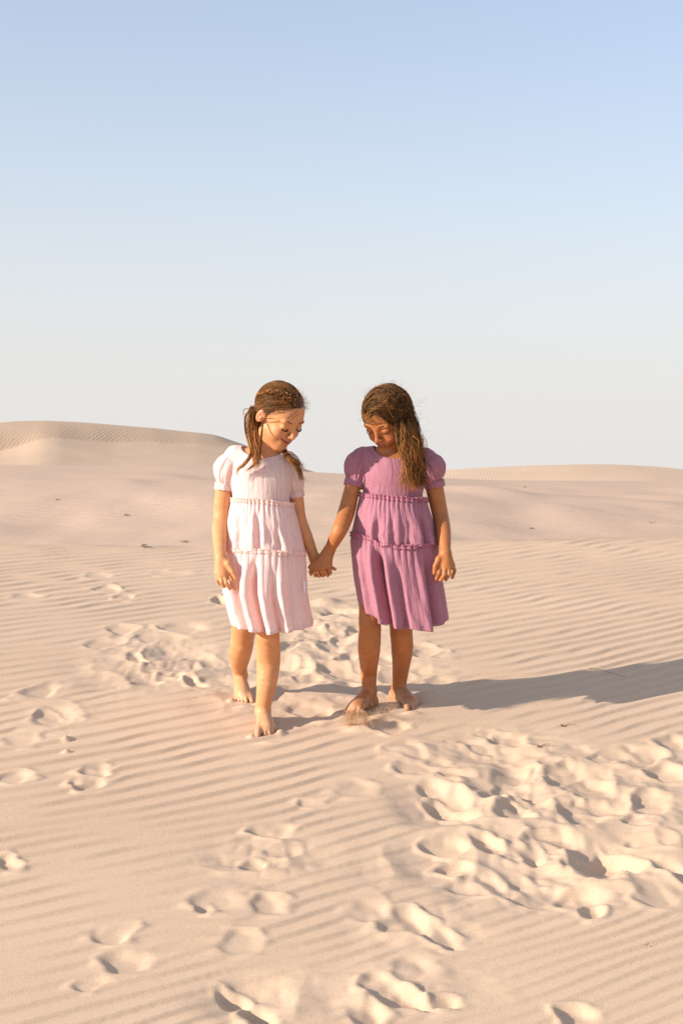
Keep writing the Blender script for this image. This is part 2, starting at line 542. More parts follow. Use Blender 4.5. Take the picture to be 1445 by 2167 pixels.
ST_RAW = [
    # left field: (px, py, half length px, half height px, angle, depth)
    (78, 1462, 44, 15, 0.1, .030), (45, 1265, 30, 6, 0.0, .016), (228, 1247, 26, 9, 0.4, .028), (262, 1262, 20, 7, 0.3, .020),
    (255, 1330, 36, 11, 0.1, .028), (235, 1364, 36, 13, -0.2, .026), (385, 1327, 52, 13, 0.25, .036), (350, 1352, 48, 9, 0.1, .018),
    (288, 1396, 18, 14, 0.3, .028), (395, 1436, 20, 15, 0.4, .034), (300, 1428, 48, 16, 0.1, .016), (430, 1395, 46, 16, 0.3, .02),
    (128, 1518, 58, 21, 0.0, .030), (95, 1512, 28, 12, 0.3, .028), (38, 1645, 36, 12, 0.2, .028), (190, 1638, 30, 14, 0.3, .028), (180, 1660, 34, 14, -0.1, .030),
    (40, 1565, 40, 10, 0.1, .012), (8, 1826, 24, 18, 0.4, .026), (238, 1980, 46, 20, 0.1, .024), (278, 2040, 58, 24, 0.1, .024), (190, 2085, 40, 14, 0.1, .012),
    (210, 1213, 34, 7, 0.1, .014), (350, 1215, 40, 6, 0.1, .010), (470, 1270, 16, 9, 0.3, .045), (560, 1765, 40, 15, 0.35, .032), (600, 1800, 46, 14, 0.2, .018), (525, 1830, 26, 12, 0.5, .024),
    (470, 1905, 60, 24, 0.2, .018), (430, 1925, 22, 12, 0.1, .022), (560, 1905, 36, 22, 0.5, .020), (500, 1990, 50, 22, 0.6, .014), (655, 1695, 26, 10, 0.1, .012), (740, 1670, 40, 16, 0.1, .014), (780, 1925, 44, 24, 0.2, .016),
    # behind and between the children
    (470, 1440, 40, 12, 0.2, .018), (605, 1367, 22, 14, -0.5, .040), (650, 1345, 30, 14, -0.2, .026), (630, 1395, 34, 15, 0.2, .024), (690, 1360, 28, 14, 0.2, .030), (740, 1325, 18, 12, -0.3, .036),
    (715, 1300, 24, 9, -0.4, .028), (730, 1350, 26, 12, -0.1, .028), (670, 1320, 26, 9, 0.2, .024), (610, 1452, 40, 9, 0.05, .032), (655, 1425, 32, 13, 0.3, .018), (700, 1410, 34, 14, 0.2, .024), (745, 1385, 24, 12, -0.2, .03),
    (650, 1500, 44, 16, 0.1, .030), (700, 1512, 32, 8, 0.0, .030), (640, 1525, 44, 9, 0.1, .022), (740, 1450, 34, 16, 0.2, .022), (820, 1400, 26, 14, 0.3, .030), (890, 1375, 32, 16, 0.3, .022), (900, 1420, 36, 14, 0.2, .018),
    (820, 1460, 28, 13, 0.1, .024), (930, 1440, 32, 10, 0.1, .014), (815, 1535, 44, 15, 0.05, .034),
    # right field
    (1040, 1562, 24, 9, 0.6, .030), (1075, 1562, 26, 11, -0.5, .034), (1010, 1575, 30, 11, 0.2, .020), (865, 1590, 40, 15, 0.1, .024), (870, 1620, 34, 11, 0.1, .024), (915, 1665, 30, 14, 0.4, .034), (945, 1700, 34, 22, 0.5, .042), (1090, 1640, 46, 20, -0.2, .034),
    (1180, 1630, 34, 20, -0.4, .042), (1080, 1710, 36, 18, 0.3, .044), (1160, 1670, 40, 16, 0.1, .026), (1250, 1665, 42, 18, -0.3, .034), (1290, 1700, 46, 16, -0.3, .036), (1340, 1610, 42, 20, -0.2, .040), (1395, 1635, 34, 14, 0.4, .030),
    (1425, 1570, 26, 14, -0.3, .034), (1380, 1690, 34, 20, -0.4, .038), (1230, 1720, 46, 18, 0.1, .024), (1160, 1775, 44, 20, -0.1, .044), (1030, 1785, 30, 24, 0.6, .044), (950, 1790, 34, 18, 0.3, .042), (955, 1832, 34, 12, 0.2, .036), (1100, 1790, 40, 22, 0.1, .028),
    (1250, 1830, 44, 20, -0.2, .034), (1315, 1815, 30, 24, 0.5, .044), (1390, 1770, 44, 14, 0.1, .032), (1420, 1830, 30, 22, 0.4, .038), (1190, 1850, 46, 17, -0.2, .030), (1230, 1900, 54, 22, -0.1, .036), (1120, 1880, 50, 24, 0.2, .024), (1010, 1870, 46, 24, 0.4, .030),
    (1370, 1900, 46, 22, 0.0, .022), (1240, 1925, 22, 12, -0.7, .034), (860, 1960, 44, 26, 0.6, .046), (940, 1985, 30, 22, 0.4, .020), (860, 2110, 30, 34, 1.0, .046), (940, 2125, 36, 14, -0.5, .034), (800, 2080, 44, 24, 0.4, .018), (780, 2150, 40, 26, 0.5, .034),
    (550, 2150, 46, 26, 0.3, .050), (500, 2110, 26, 22, 0.9, .034), (1210, 2150, 34, 18, -0.5, .034), (880, 2050, 40, 22, 0.3, .016), (930, 1610, 26, 9, 0.2, .014), (1120, 1600, 40, 10, 0.1, .012), (1210, 1590, 40, 9, 0.1, .010),
]
STAMPS = []
for (px, py, l, w, a, d) in ST_RAW:
    w *= 1.05
    px, py = px + rng.uniform(-12, 12), py + rng.uniform(-4, 4)
    t = rng.uniform(-0.35, 0.35, 2)
    l, w = (l * 1.22, w * 1.18) if px > 840 and py > 1540 else (l, w)
    STAMPS.append(stamp(px, py, l, w, a, d * 0.52, None, (0.15 + t[0], t[1], rng.choice([-1, 1]))))
# the churned sand gets extra overlapping steps
for (px0, px1, py0, py1, n) in ((880, 1445, 1580, 1900, 12), (600, 900, 1290, 1440, 6), (250, 480, 1310, 1450, 3)):
    for k in range(n):
        px, py = rng.uniform(px0, px1), rng.uniform(py0, py1)
        if px < 980 and py > 1560 and (px - 850) * 0.9 < (1600 - py): continue
        STAMPS.insert(int(rng.integers(0, len(STAMPS))), stamp(px, py, rng.uniform(22, 40), rng.uniform(9, 17) * (py - 1000) / 650, rng.uniform(-0.6, 0.8), rng.uniform(.010, .022), None, tuple(rng.uniform(-.3, .3, 2)) + (1,)))

sand_obj, SXS, SYS, SZ = build_sand()


def gz(x, y):
    """actual sand height incl. prints"""
    i = int(np.clip(np.searchsorted(SXS, x), 1, len(SXS) - 1))
    j = int(np.clip(np.searchsorted(SYS, y), 1, len(SYS) - 1))
    return float(SZ[j, i])


# far sheet to the horizon
def build_far():
    xs = np.concatenate([-np.geomspace(2500, 8, 40), np.linspace(-7, 7, 15), np.geomspace(8, 2500, 40)])
    ys = np.concatenate([[-2500, -900, -300, -100, -40, -15, -5, 0], np.linspace(2, 70, 35), np.geomspace(80, 3000, 40)])
    X, Y = np.meshgrid(xs, ys)
    Z = -1.6 + 0.9 * fbm(X * 0.012, Y * 0.012, 61, 3) * smooth(60, 200, np.abs(Y) + np.abs(X)) * 0.6
    ob = mesh_obj('desert_ground', np.stack([X.ravel(), Y.ravel(), Z.ravel()], 1), grid_faces(len(xs), len(ys)), sand_material('desert_sand', far=True))
    tag(ob, 'flat open desert floor far behind the dunes', None, None, 'structure')

    # middle dune: long slope rising behind the crest
    xs = np.linspace(-26, 26, 260)
    ys = np.concatenate([np.linspace(10.5, 36, 220), np.linspace(36.3, 56, 30)])
    X, Y = np.meshgrid(xs, ys)
    top = np.interp(X, [-26, -12, -8.5, -4, 0, 4, 8.5, 26], [1.15, 1.10, 1.04, 1.02, 0.84, 0.66, 0.64, 0.9])
    yc = 32 + 1.5 * np.sin(X * 0.12)
    t = np.clip((Y - 10.5) / (yc - 10.5), 0, 1)
    Z = -0.72 + (top + 0.72) * (0.35 * t + 0.65 * np.sin(t * math.pi / 2))
    Z = Z - 0.010 * np.maximum(0, Y - yc) ** 2
    Z += 0.20 * fbm(X * 0.20 + 4 + Y * 0.05, Y * 0.13, 71, 3) * smooth(0, 0.15, t) * (1 - smooth(0.7, 1.0, t))
    hum = smooth(12, 16, Y) * (1 - smooth(22, 27, Y))
    Z += hum * (0.020 * fbm(X * 1.3, Y * 0.9, 75, 3) + 0.006 * np.abs(fbm(X * 2.6, Y * 2.0, 77, 2)))
    Z = np.maximum(Z, -2.0)
    ob = mesh_obj('dune', np.stack([X.ravel(), Y.ravel(), Z.ravel()], 1), grid_faces(len(xs), len(ys)),
                  sand_material('mid_dune_sand', [(62, 0.15, 0.012, 0.4, 1.0), (100, 0.24, 0.012, 0.3, 1.5)], far=True, tone=0.94, base=(.570, .412, .305)))
    tag(ob, 'broad gently rising sand slope directly behind the near dune crest', None, None, 'structure')

    # left far dune: crest, slip face, rippled apron
    pxs = np.linspace(-900, 760, 330)
    crest = np.interp(pxs, [-900, -500, -200, 0, 40, 90, 140, 230, 330, 420, 460, 500, 560, 630, 700, 760],
                      [960, 930, 905, 894, 891, 890, 892, 899, 907, 915, 921, 935, 957, 986, 1010, 1030])
    slip = np.interp(pxs, [-900, -300, -100, 0, 40, 70, 90, 120, 170, 240, 330, 420, 500, 560, 630, 700, 760],
                     [985, 975, 965, 955, 945, 934, 928, 926, 931, 936, 936, 938, 947, 962, 989, 1012, 1032])
    k = np.ones(5) / 5
    crest = np.convolve(np.pad(crest, 2, 'edge'), k, 'valid')
    slip = np.maximum(np.convolve(np.pad(slip, 2, 'edge'), k, 'valid'), crest + 1.0)
    rows = []
    YC = 50.0
    for i, px in enumerate(pxs):
        ycrest = YC + (px - 200) * 0.009
        pc, ps = W(px, crest[i], ycrest), W(px, slip[i], ycrest - 1.3)
        pb = W(px, 1010 if slip[i] < 1000 else slip[i] + 12, 36.0)
        pe = pb + arr(0, -3, -1.2)
        back = pc + arr(0, 14, -4.0)
        rows.append((pe, pb, ps, pc, back))
    cols = []
    for pe, pb, ps, pc, back in rows:
        t = np.linspace(0, 1, 70)[:, None]
        # concave apron from base to the foot of the slip face
        ap = pb + (ps - pb) * np.hstack([t, t, 0.55 * t + 0.45 * t ** 2])
        t2 = np.linspace(0, 1, 24)[1:, None]
        sf = ps + (pc - ps) * np.hstack([t2, t2, t2 + 0.10 * np.sin(t2 * math.pi)])
        t3 = np.linspace(0, 1, 12)[1:, None]
        bk = pc + (back - pc) * t3
        cols.append(np.vstack([pe[None], ap, sf, bk]))
    C = np.stack(cols, 1)                                       # (v, u, 3)
    nv, nu = C.shape[:2]
    C[:, :, 2] += 0.02 * fbm(C[:, :, 0] * 0.5, C[:, :, 1] * 0.5, 81, 2)
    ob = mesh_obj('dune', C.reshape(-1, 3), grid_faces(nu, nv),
                  sand_material('left_dune_sand', [(24, 0.12, 0.022, 0.26, 1.6)], far=True, tone=0.88))  # lowered tone puts the shading of the apron ripples into the colour
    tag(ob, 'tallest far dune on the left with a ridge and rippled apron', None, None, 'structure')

    # right far dune
    pxs = np.linspace(600, 2300, 260)
    crest = np.interp(pxs, [600, 700, 850, 950, 1050, 1150, 1230, 1310, 1380, 1445, 1600, 1900, 2300], [1035, 1025, 1005, 994, 988, 984, 982, 982, 986, 994, 1010, 1020, 1032])
    crest = np.convolve(np.pad(crest, 4, 'edge'), np.ones(9) / 9, 'valid')
    cols = []
    for i, px in enumerate(pxs):
        pc = W(px, crest[i], 58 + 2 * math.sin(px * 0.003))
        pb = W(px, max(1040, crest[i] + 3), 48)
        t = np.linspace(0, 1, 46)[:, None]
        fr = pb + (pc - pb) * np.hstack([t, t, np.sin(t * math.pi / 2) * 0.6 + 0.4 * t])
        t3 = np.linspace(0, 1, 12)[1:, None]
        bk = pc + arr(0, 14, -4) * np.hstack([t3, t3, t3 ** 2])
        cols.append(np.vstack([fr, bk]))
    C = np.stack(cols, 1)
    nv, nu = C.shape[:2]
    C[:, :, 2] += 0.02 * fbm(C[:, :, 0] * 0.4, C[:, :, 1] * 0.4, 83, 2)
    ob = mesh_obj('dune', C.reshape(-1, 3), grid_faces(nu, nv),
                  sand_material('right_dune_sand', [(4, 0.14, 0.018, 0.25, 1.0)], far=True, tone=0.97))
    tag(ob, 'low rounded far dune on the right with fluted face', None, None, 'structure')


build_far()

# ------------------------------------------------------------------ implicit bodies
MARG = 0.045


def smin(a, b, k):
    if k <= 0: return np.minimum(a, b)
    h = np.clip(0.5 + 0.5 * (b - a) / k, 0, 1)
    return b + (a - b) * h - k * h * (1 - h)


class RC:
    def __init__(s, a, b, ra, rb):
        s.a, s.b, s.ra, s.rb = np.asarray(a, float), np.asarray(b, float), ra, rb
        s.c, s.R = 0.5 * (s.a + s.b), np.linalg.norm(s.b - s.a) / 2 + max(ra, rb)

    def d(s, P):
        ba = s.b - s.a
        t = np.clip(((P - s.a) @ ba) / (ba @ ba + 1e-12), 0, 1)
        q = P - s.a - t[:, None] * ba
        return np.sqrt((q * q).sum(1)) - (s.ra + (s.rb - s.ra) * t)


class EL:
    def __init__(s, c, r, M=None):
        s.c, s.r = np.asarray(c, float), np.asarray(r, float)
        s.M = np.eye(3) if M is None else np.asarray(M, float)
        s.R = float(max(r))

    def d(s, P):
        q = (P - s.c) @ s.M.T
        k0 = np.sqrt(((q / s.r) ** 2).sum(1))
        k1 = np.sqrt(((q / s.r ** 2) ** 2).sum(1)) + 1e-9
        return k0 * (k0 - 1) / k1


class GR:
    def __init__(s, k, items):
        s.k, s.items = k, items
        cs = np.array([i[0].c if isinstance(i, tuple) else i.c for i in items])
        rs = np.array([i[0].R if isinstance(i, tuple) else i.R for i in items])
        s.c = cs.mean(0)
        s.R = float((np.linalg.norm(cs - s.c, axis=1) + rs).max())


def sub(it, k): return (it, 'sub', k)
def add(it, k): return (it, 'add', k)


def ev(n, P, bc, br):
    if bc is not None and np.linalg.norm(n.c - bc) - n.R - br > MARG: return None
    if not isinstance(n, GR): return n.d(P)
    d = None
    for it in n.items:
        op, k = 'add', n.k
        if isinstance(it, tuple): it, op, k = it
        v = ev(it, P, bc, br)
        if v is None: continue
        if op == 'add': d = v if d is None else smin(d, v, k)
        elif d is not None: d = -smin(-d, v, k)
    return d


def polygonise(field, axes, B=12):
    """sparse naive surface nets of field(P, bc, br) on a rectilinear grid"""
    ax = [np.asarray(a, float) for a in axes]
    n = [((len(a) - 1) // B + 1) * B + 1 for a in ax]
    for i in range(3):
        ex = n[i] - len(ax[i])
        if ex > 0: ax[i] = np.concatenate([ax[i], ax[i][-1] + (np.arange(ex) + 1) * (ax[i][-1] - ax[i][-2])])
    nb = [(k - 1) // B for k in n]
    ctr = [0.5 * (a[:-1:B] + a[B::B]) for a in ax]
    hs = [0.5 * (a[B::B] - a[:-1:B]) for a in ax]
    I, J, K = np.meshgrid(*[np.arange(k) for k in nb], indexing='ij')
    I, J, K = I.ravel(), J.ravel(), K.ravel()
    Pc = np.stack([ctr[0][I], ctr[1][J], ctr[2][K]], 1)
    br = np.sqrt(hs[0][I] ** 2 + hs[1][J] ** 2 + hs[2][K] ** 2)
    dc = field(Pc, None, 0)
    act = np.nonzero(np.abs(dc) < br * 1.7 + 0.006)[0]
    NY, NZ = n[1], n[2]
    cid, cpos, quads = [], [], []
    corner = [(0, 0, 0), (1, 0, 0), (0, 1, 0), (1, 1, 0), (0, 0, 1), (1, 0, 1), (0, 1, 1), (1, 1, 1)]
    edges = [(0, 1), (2, 3), (4, 5), (6, 7), (0, 2), (1, 3), (4, 6), (5, 7), (0, 4), (1, 5), (2, 6), (3, 7)]
    for q in act:
        i0, j0, k0 = I[q] * B, J[q] * B, K[q] * B
        gx, gy, gz_ = ax[0][i0:i0 + B + 1], ax[1][j0:j0 + B + 1], ax[2][k0:k0 + B + 1]
        X, Y, Z = np.meshgrid(gx, gy, gz_, indexing='ij')
        P = np.stack([X.ravel(), Y.ravel(), Z.ravel()], 1)
        D = field(P, Pc[q], br[q])
        if D is None: continue
        if D.min() > 0 or D.max() < 0: continue
        D = D.reshape(B + 1, B + 1, B + 1)
        S = D < 0
        cnt = sum(S[c[0]:B + c[0], c[1]:B + c[1], c[2]:B + c[2]].astype(np.int8) for c in corner)
        ci = np.argwhere((cnt > 0) & (cnt < 8))
        if len(ci):
            cv = np.stack([D[ci[:, 0] + c[0], ci[:, 1] + c[1], ci[:, 2] + c[2]] for c in corner], 1)
            cp = np.stack([np.stack([gx[ci[:, 0] + c[0]], gy[ci[:, 1] + c[1]], gz_[ci[:, 2] + c[2]]], 1) for c in corner], 1)
            acc, w = np.zeros((len(ci), 3)), np.zeros((len(ci), 1))
            for a, b in edges:
                va, vb = cv[:, a], cv[:, b]
                m = (va < 0) != (vb < 0)
                t = np.where(m, va / np.where(m, va - vb, 1), 0)
                acc += np.where(m[:, None], cp[:, a] + t[:, None] * (cp[:, b] - cp[:, a]), 0)
                w += m[:, None]
            cpos.append(acc / w)
            g = ci + [i0, j0, k0]
            cid.append((g[:, 0] * NY + g[:, 1]) * NZ + g[:, 2])
        for axis in range(3):
            sl0 = [slice(0, B)] * 3
            sl1 = [slice(0, B)] * 3
            sl1[axis] = slice(1, B + 1)
            a, b = S[tuple(sl0)], S[tuple(sl1)]
            e = np.argwhere(a != b)
            if not len(e): continue
            g = e + [i0, j0, k0]
            sgn = a[e[:, 0], e[:, 1], e[:, 2]]
            u, v = (axis + 1) % 3, (axis + 2) % 3
            du, dv = np.zeros(3, int), np.zeros(3, int)
            du[u], dv[v] = 1, 1
            cc = [g - du - dv, g - dv, g, g - du]
            ids = np.stack([(c[:, 0] * NY + c[:, 1]) * NZ + c[:, 2] for c in cc], 1)
            ids[~sgn] = ids[~sgn][:, ::-1]
            quads.append(ids)
    cid, cpos = np.concatenate(cid), np.concatenate(cpos)
    quads = np.concatenate(quads)
    o = np.argsort(cid)
    cid, cpos = cid[o], cpos[o]
    ix = np.clip(np.searchsorted(cid, quads), 0, len(cid) - 1)
    ok = (cid[ix] == quads).all(1)
    return cpos, ix[ok]


def vnormals(V, F):
    n = np.cross(V[F[:, 2]] - V[F[:, 0]], V[F[:, 3]] - V[F[:, 1]])
    N = np.zeros_like(V)
    for k in range(4): np.add.at(N, F[:, k], n)
    return N / (np.linalg.norm(N, axis=1, keepdims=True) + 1e-12)


def field_of(node):
    def f(P, bc, br):
        d = ev(node, P, bc, br)
        return d
    return f


def box_of(nodes, pad=0.01):
    return nodes


def axes_for(lo, hi, h, zs=None, zfine=None):
    ax = [np.arange(lo[i], hi[i] + h, h) for i in range(2)]
    if zs is None: ax.append(np.arange(lo[2], hi[2] + h, h))
    else: ax.append(zs)
    return ax


def zaxis(lo, hi, zones, h0):
    """zones: list of (a,b,h)"""
    z, out = lo, []
    while z < hi:
        out.append(z)
        h = h0
        for a, b, hh in zones:
            if a <= z <= b: h = hh
        z += h
    out.append(z)
    return np.array(out)


class Frame:
    def __init__(s, c, yaw, pitch, roll, scale):
        s.c, s.k = np.asarray(c, float), scale
        ps, th, rl = math.radians(yaw), math.radians(pitch), math.radians(roll)
        s.F = arr(math.sin(ps) * math.cos(th), -math.cos(ps) * math.cos(th), -math.sin(th))
        U = arr(math.sin(ps) * math.sin(th), -math.cos(ps) * math.sin(th), math.cos(th))
        S = np.cross(U, s.F)
        s.S = S * math.cos(rl) + U * math.sin(rl)
        s.U = U * math.cos(rl) - S * math.sin(rl)
        s.M = np.stack([s.S, s.F, s.U])

    def w(s, x, y, z): return s.c + s.k * (s.S * x + s.F * y + s.U * z)
    def wv(s, P): return s.c + s.k * (np.asarray(P) @ s.M)
    def loc(s, P): return ((P - s.c) @ s.M.T) / s.k
    def el(s, c, r, M2=None):
        M = s.M if M2 is None else M2 @ s.M
        return EL(s.w(*c), np.asarray(r) * s.k, M)
    def rc(s, a, b, ra, rb): return RC(s.w(*a), s.w(*b), ra * s.k, rb * s.k)


def rot_local(ax, deg):
    return np.array(Matrix.Rotation(math.radians(deg), 3, ax)).T


def head_group(f, smile, ears=(-1, 1)):
    it = [
        f.el((0, -.010, .026), (.0715, .087, .075)),
        add(f.el((0, .030, .022), (.058, .050, .056)), .02),
        add(f.el((0, .030, -.040), (.0525, .049, .060)), .025),
        add(f.el((0, .060, -.086), (.017, .017, .015)), .022),
        add(f.rc((-.048, .010, -.052), (-.012, .058, -.089), .013, .012), .02),
        add(f.rc((.048, .010, -.052), (.012, .058, -.089), .013, .012), .02),
    ]
    ck = .0265 if smile else .0245
    for sx in (-1, 1):
        it.append(add(f.el((sx * .034, .053, -.038 + (.004 if smile else 0)), (ck * .86, ck * .92, ck * .86)), .018))
        it.append(add(f.el((sx * .028, .073, .017), (.020, .007, .006)), .014))          # brow
        it.append(sub(f.el((sx * .031, .091, .001), (.0175, .013, .0105)), .009))        # socket
    it += [
        add(f.rc((0, .079, .008), (0, .0945, -.026), .0058, .0078), .010),
        add(f.el((0, .0975, -.029), (.0084, .0086, .0080)), .006),
        add(f.el((-.0098, .0905, -.032), (.0064, .0075, .0062)), .004),
        add(f.el((.0098, .0905, -.032), (.0064, .0075, .0062)), .004),
        sub(f.el((-.0050, .0965, -.0395), (.0032, .005, .0025)), .002),
        sub(f.el((.0050, .0965, -.0395), (.0032, .005, .0025)), .002),
    ]
    for sx in (-1, 1):
        it.append(add(f.el((sx * .031, .0685, -.001), (.0150, .0140, .0125)), .003))      # eyelid over the eyeball
        it.append(sub(f.rc((sx * .019, .0835, .0075), (sx * .043, .0775, .0070), .0012, .0012), .003))   # lid crease
    w, up = (.0310, .0120) if smile else (.0165, .0005)
    it += [add(f.el((0, .072, -.056), (.026, .014, .017)), .012),
           add(f.rc((-w * .75, .0780, -.0525 + up * .55), (0, .0855, -.0525), .0030, .0048), .003),
           add(f.rc((w * .75, .0780, -.0525 + up * .55), (0, .0855, -.0525), .0030, .0048), .003),
           add(f.rc((-w * .65, .0775, -.0595 + up * .5), (0, .0845, -.0612), .0030, .0058), .003),
           add(f.rc((w * .65, .0775, -.0595 + up * .5), (0, .0845, -.0612), .0030, .0058), .003)]
    g = .0021 if smile else .0009
    for sx in (-1, 1):
        it.append(sub(f.rc((0, .0905, -.0565), (sx * w * .55, .0865, -.0565 + up * .30), g * 1.3, g * 1.2), .0015))
        it.append(sub(f.rc((sx * w * .55, .0865, -.0565 + up * .30), (sx * w * 1.02, .0780, -.0560 + up), g * 1.2, g * .8), .0015))
        if sx not in ears: continue
        # ear: disc, rim and hollow
        E = rot_local('X', -12) @ rot_local('Z', sx * 28)
        it.append(add(f.el((sx * .0735, -.006, -.008), (.0060, .0165, .0270), E), .004))
        it.append(sub(f.el((sx * .0800, .000, -.008), (.0058, .0095, .0170), E), .003))
        it.append(add(f.el((sx * .0770, -.001, -.014), (.0040, .0035, .0075), E), .003))
    return GR(.03, it)


def finger(pts, r0, r1):
    n = len(pts) - 1
    it = []
    for i in range(n):
        a, b = r0 + (r1 - r0) * i / n, r0 + (r1 - r0) * (i + 1) / n
        it.append(RC(pts[i], pts[i + 1], a, b))
    return GR(.0015, it)


def hand(wrist, wr, knuckles, fingers, thumb, fr=.0077, palm_r=.0115):
    """knuckles: 4 points, fingers: list of point chains starting at the knuckles, thumb: chain from the side of the palm"""
    it = [RC(wrist, wrist + (np.mean(knuckles, 0) - wrist) * .3, wr, wr * .92)]
    for kn in knuckles:
        it.append(add(RC(wrist + (kn - wrist) * .15, kn, wr * .66, palm_r * .84), .014))
    fs = [finger(c, fr * (1.0 if i < 3 else .88), fr * (.80 if i < 3 else .70)) for i, c in enumerate(fingers)]
    it.append(add(GR(.0008, fs), .004))
    it.append(add(RC(wrist + (thumb[0] - wrist) * .25, thumb[0], wr * .55, fr * 1.35), .008))
    it.append(add(finger(thumb, fr * 1.28, fr * .92), .004))
    return GR(.010, it)


def foot(ankle, ar, heel, toes, bigfirst=True, lift=0.0):
    """toes: five tip points in order big to little"""
    ball = np.mean(toes, 0)
    ball = ball + (ankle - ball) / np.linalg.norm(ankle - ball) * .034
    it = [RC(ankle, heel, ar * .96, .0215), add(RC(ankle + arr(0, 0, -.004), ball + arr(0, 0, .004), ar * .86, .0155), .012)]
    mets, tl = [], []
    for i, t in enumerate(toes):
        back = ankle - t
        L = np.linalg.norm(back)
        tb = t + back / L * (.020 if i == 0 else .018) + arr(0, 0, .003 if i == 0 else .002)
        mets.append(RC(ankle + (t - ankle) * .30 + arr(0, 0, -.008), tb, ar * .62, .0118 if i == 0 else .0098))
        mid = (t + tb) / 2 + arr(0, 0, .0030)
        r = .0095 if i == 0 else .0074 - .0004 * i
        tl.append(GR(.002, [RC(tb, mid, r * .95, r * .95), RC(mid, t, r * .95, r)]))
    it.append(add(GR(.014, mets), .014))
    it.append(add(RC(heel, ball, .0195, .015), .02))
    it.append(add(GR(.0006, tl), .005))
    return GR(.015, it)


def chain(pts, rads, k=.02):
    n = (len(pts) - 1) * 5 + 1
    C = catmull(np.hstack([np.array(pts), np.array(rads)[:, None]]), n)
    return GR(.0015, [RC(C[i, :3], C[i + 1, :3], C[i, 3], C[i + 1, 3]) for i in range(n - 1)])


def gpt(px, py, up=.0):
    """point on the sand seen at the pixel, raised"""
    p = ghit(px, py)
    return arr(p[0], p[1], gz(p[0], p[1]) + up)


# ------------------------------------------------------------------ garments
def ring_mesh(rows, close=True):
    """rows: list of (n,3) rings"""
    A = np.stack(rows)
    nv, nu = A.shape[:2]
    return A.reshape(-1, 3), grid_faces(nu, nv, close_u=close)


def ring_uv(rows):
    A = np.stack(rows)
    nv, nu = A.shape[:2]
    mean = A.mean(0)
    per = np.linalg.norm(np.roll(A, -1, 1) - A, axis=2).sum(1).mean()
    u = np.tile(np.arange(nu) / nu * per, (nv, 1))
    v = np.concatenate([[0], np.cumsum(np.linalg.norm(np.diff(A, axis=0), axis=2).mean(1))])[:, None].repeat(nu, 1)
    return np.stack([u.ravel(), v.ravel()], 1)


NPHI = 420
PHI = np.arange(NPHI) / NPHI * 2 * math.pi


def irregular(phi, n, seed, jit=0.55):
    """irregular fold wave, about n folds round the ring, -1..1, rounded ridges and narrow valleys"""
    r = np.random.default_rng(seed)
    w = phi.copy()
    for m in range(1, 5): w = w + jit / n * r.uniform(-1, 1) * 3.6 / m * np.sin(m * phi + r.uniform(0, 6.3)) * m
    a = 0.70 + 0.30 * np.sin(2 * phi + r.uniform(0, 6.3)) * np.sin(3 * phi + r.uniform(0, 6.3))
    return (1 - 2 * np.abs(np.sin(0.5 * n * w + r.uniform(0, 3))) ** 1.0 * -1 - 2) * a * -1 if False else (2 * np.abs(np.sin(0.5 * n * w + r.uniform(0, 3))) ** 0.75 - 1.1) * a


def skirt_tier(D, top, bot, seedn, valleys, n_top, n_mid, n_bot, amp_mid, amp_bot, hem=False, rows_n=46):
    """D: dict with silhouettes; top/bot: functions u(-1..1)-> pixel y"""
    Yc = D['Y']
    u = np.cos(PHI)
    front = np.sin(PHI)
    f_top, f_mid, f_bot = irregular(PHI, n_top, seedn), irregular(PHI, n_mid, seedn + 1), irregular(PHI, n_bot, seedn + 2)
    rows = []
    ts = np.linspace(0, 1, rows_n)
    yt, yb = top(u), bot(u)
    yb = yb + (2.2 if hem else 1.2) * irregular(PHI, 11, seedn + 7) * (1 - np.abs(u) ** 6)
    for t in ts:
        py = yt + (yb - yt) * t
        pym = float(np.mean(py))
        xl, xr = np.interp(py, D['y'], D['l']), np.interp(py, D['y'], D['r'])
        xc, a = 0.5 * (xl + xr), 0.5 * (xr - xl)
        b = np.interp(py, D['y'], D['b'])
        m = Yc / FPX
        Xc, a = (xc - IW / 2) * m, a * m
        base_amp = amp_mid * (t ** 0.8) * (1 - t) + amp_bot * t ** 1.2
        wt, wb = max(0, 1 - t * 2.6), t
        fold = wt * 0.0034 * f_top + (1 - wt) * ((1 - wb) * f_mid + wb * f_bot) * base_amp + 0.0014 * f_top * (1 - t)
        for (phi0, wid, dep, t0, t1) in valleys:
            dphi = (PHI - phi0 + math.pi) % (2 * math.pi) - math.pi
            s = smooth(t0, t1, np.array(t))
            fold = fold - dep * s * np.exp(-(dphi / wid) ** 2) + 0.35 * dep * s * (np.exp(-((dphi - 2.1 * wid) / wid) ** 2) + np.exp(-((dphi + 2.1 * wid) / wid) ** 2))
        fold = fold + t * (.0060 * vnoise(u * 5 + seedn, t * 3.0 + front * 5, 91) +   .0030 * vnoise(u * 13 + seedn, t * 7 + front * 13, 92))
        sil = 1 - 0.75 * np.abs(u) ** 6                        # keep the outline where the photograph has it
        fold = fold * sil
        nx, ny = u / a, front / b
        L = np.sqrt(nx ** 2 + ny ** 2)
        X = Xc + a * u + fold * nx / L
        Yp = Yc - b * front - fold * ny / L
        z = np.array([W(0, p, Yc)[2] for p in py])
        rows.append(np.stack([X, Yp, z], 1))
    if hem:                                                    # turned-under hem
        last = rows[-1]
        c = last.mean(0)
        inn = last + (c - last) * arr(1, 1, 0) * 0.012
        rows.append(inn + arr(0, 0, 0.0005))
        rows.append(inn + arr(0, 0, 0.016))
    return rows


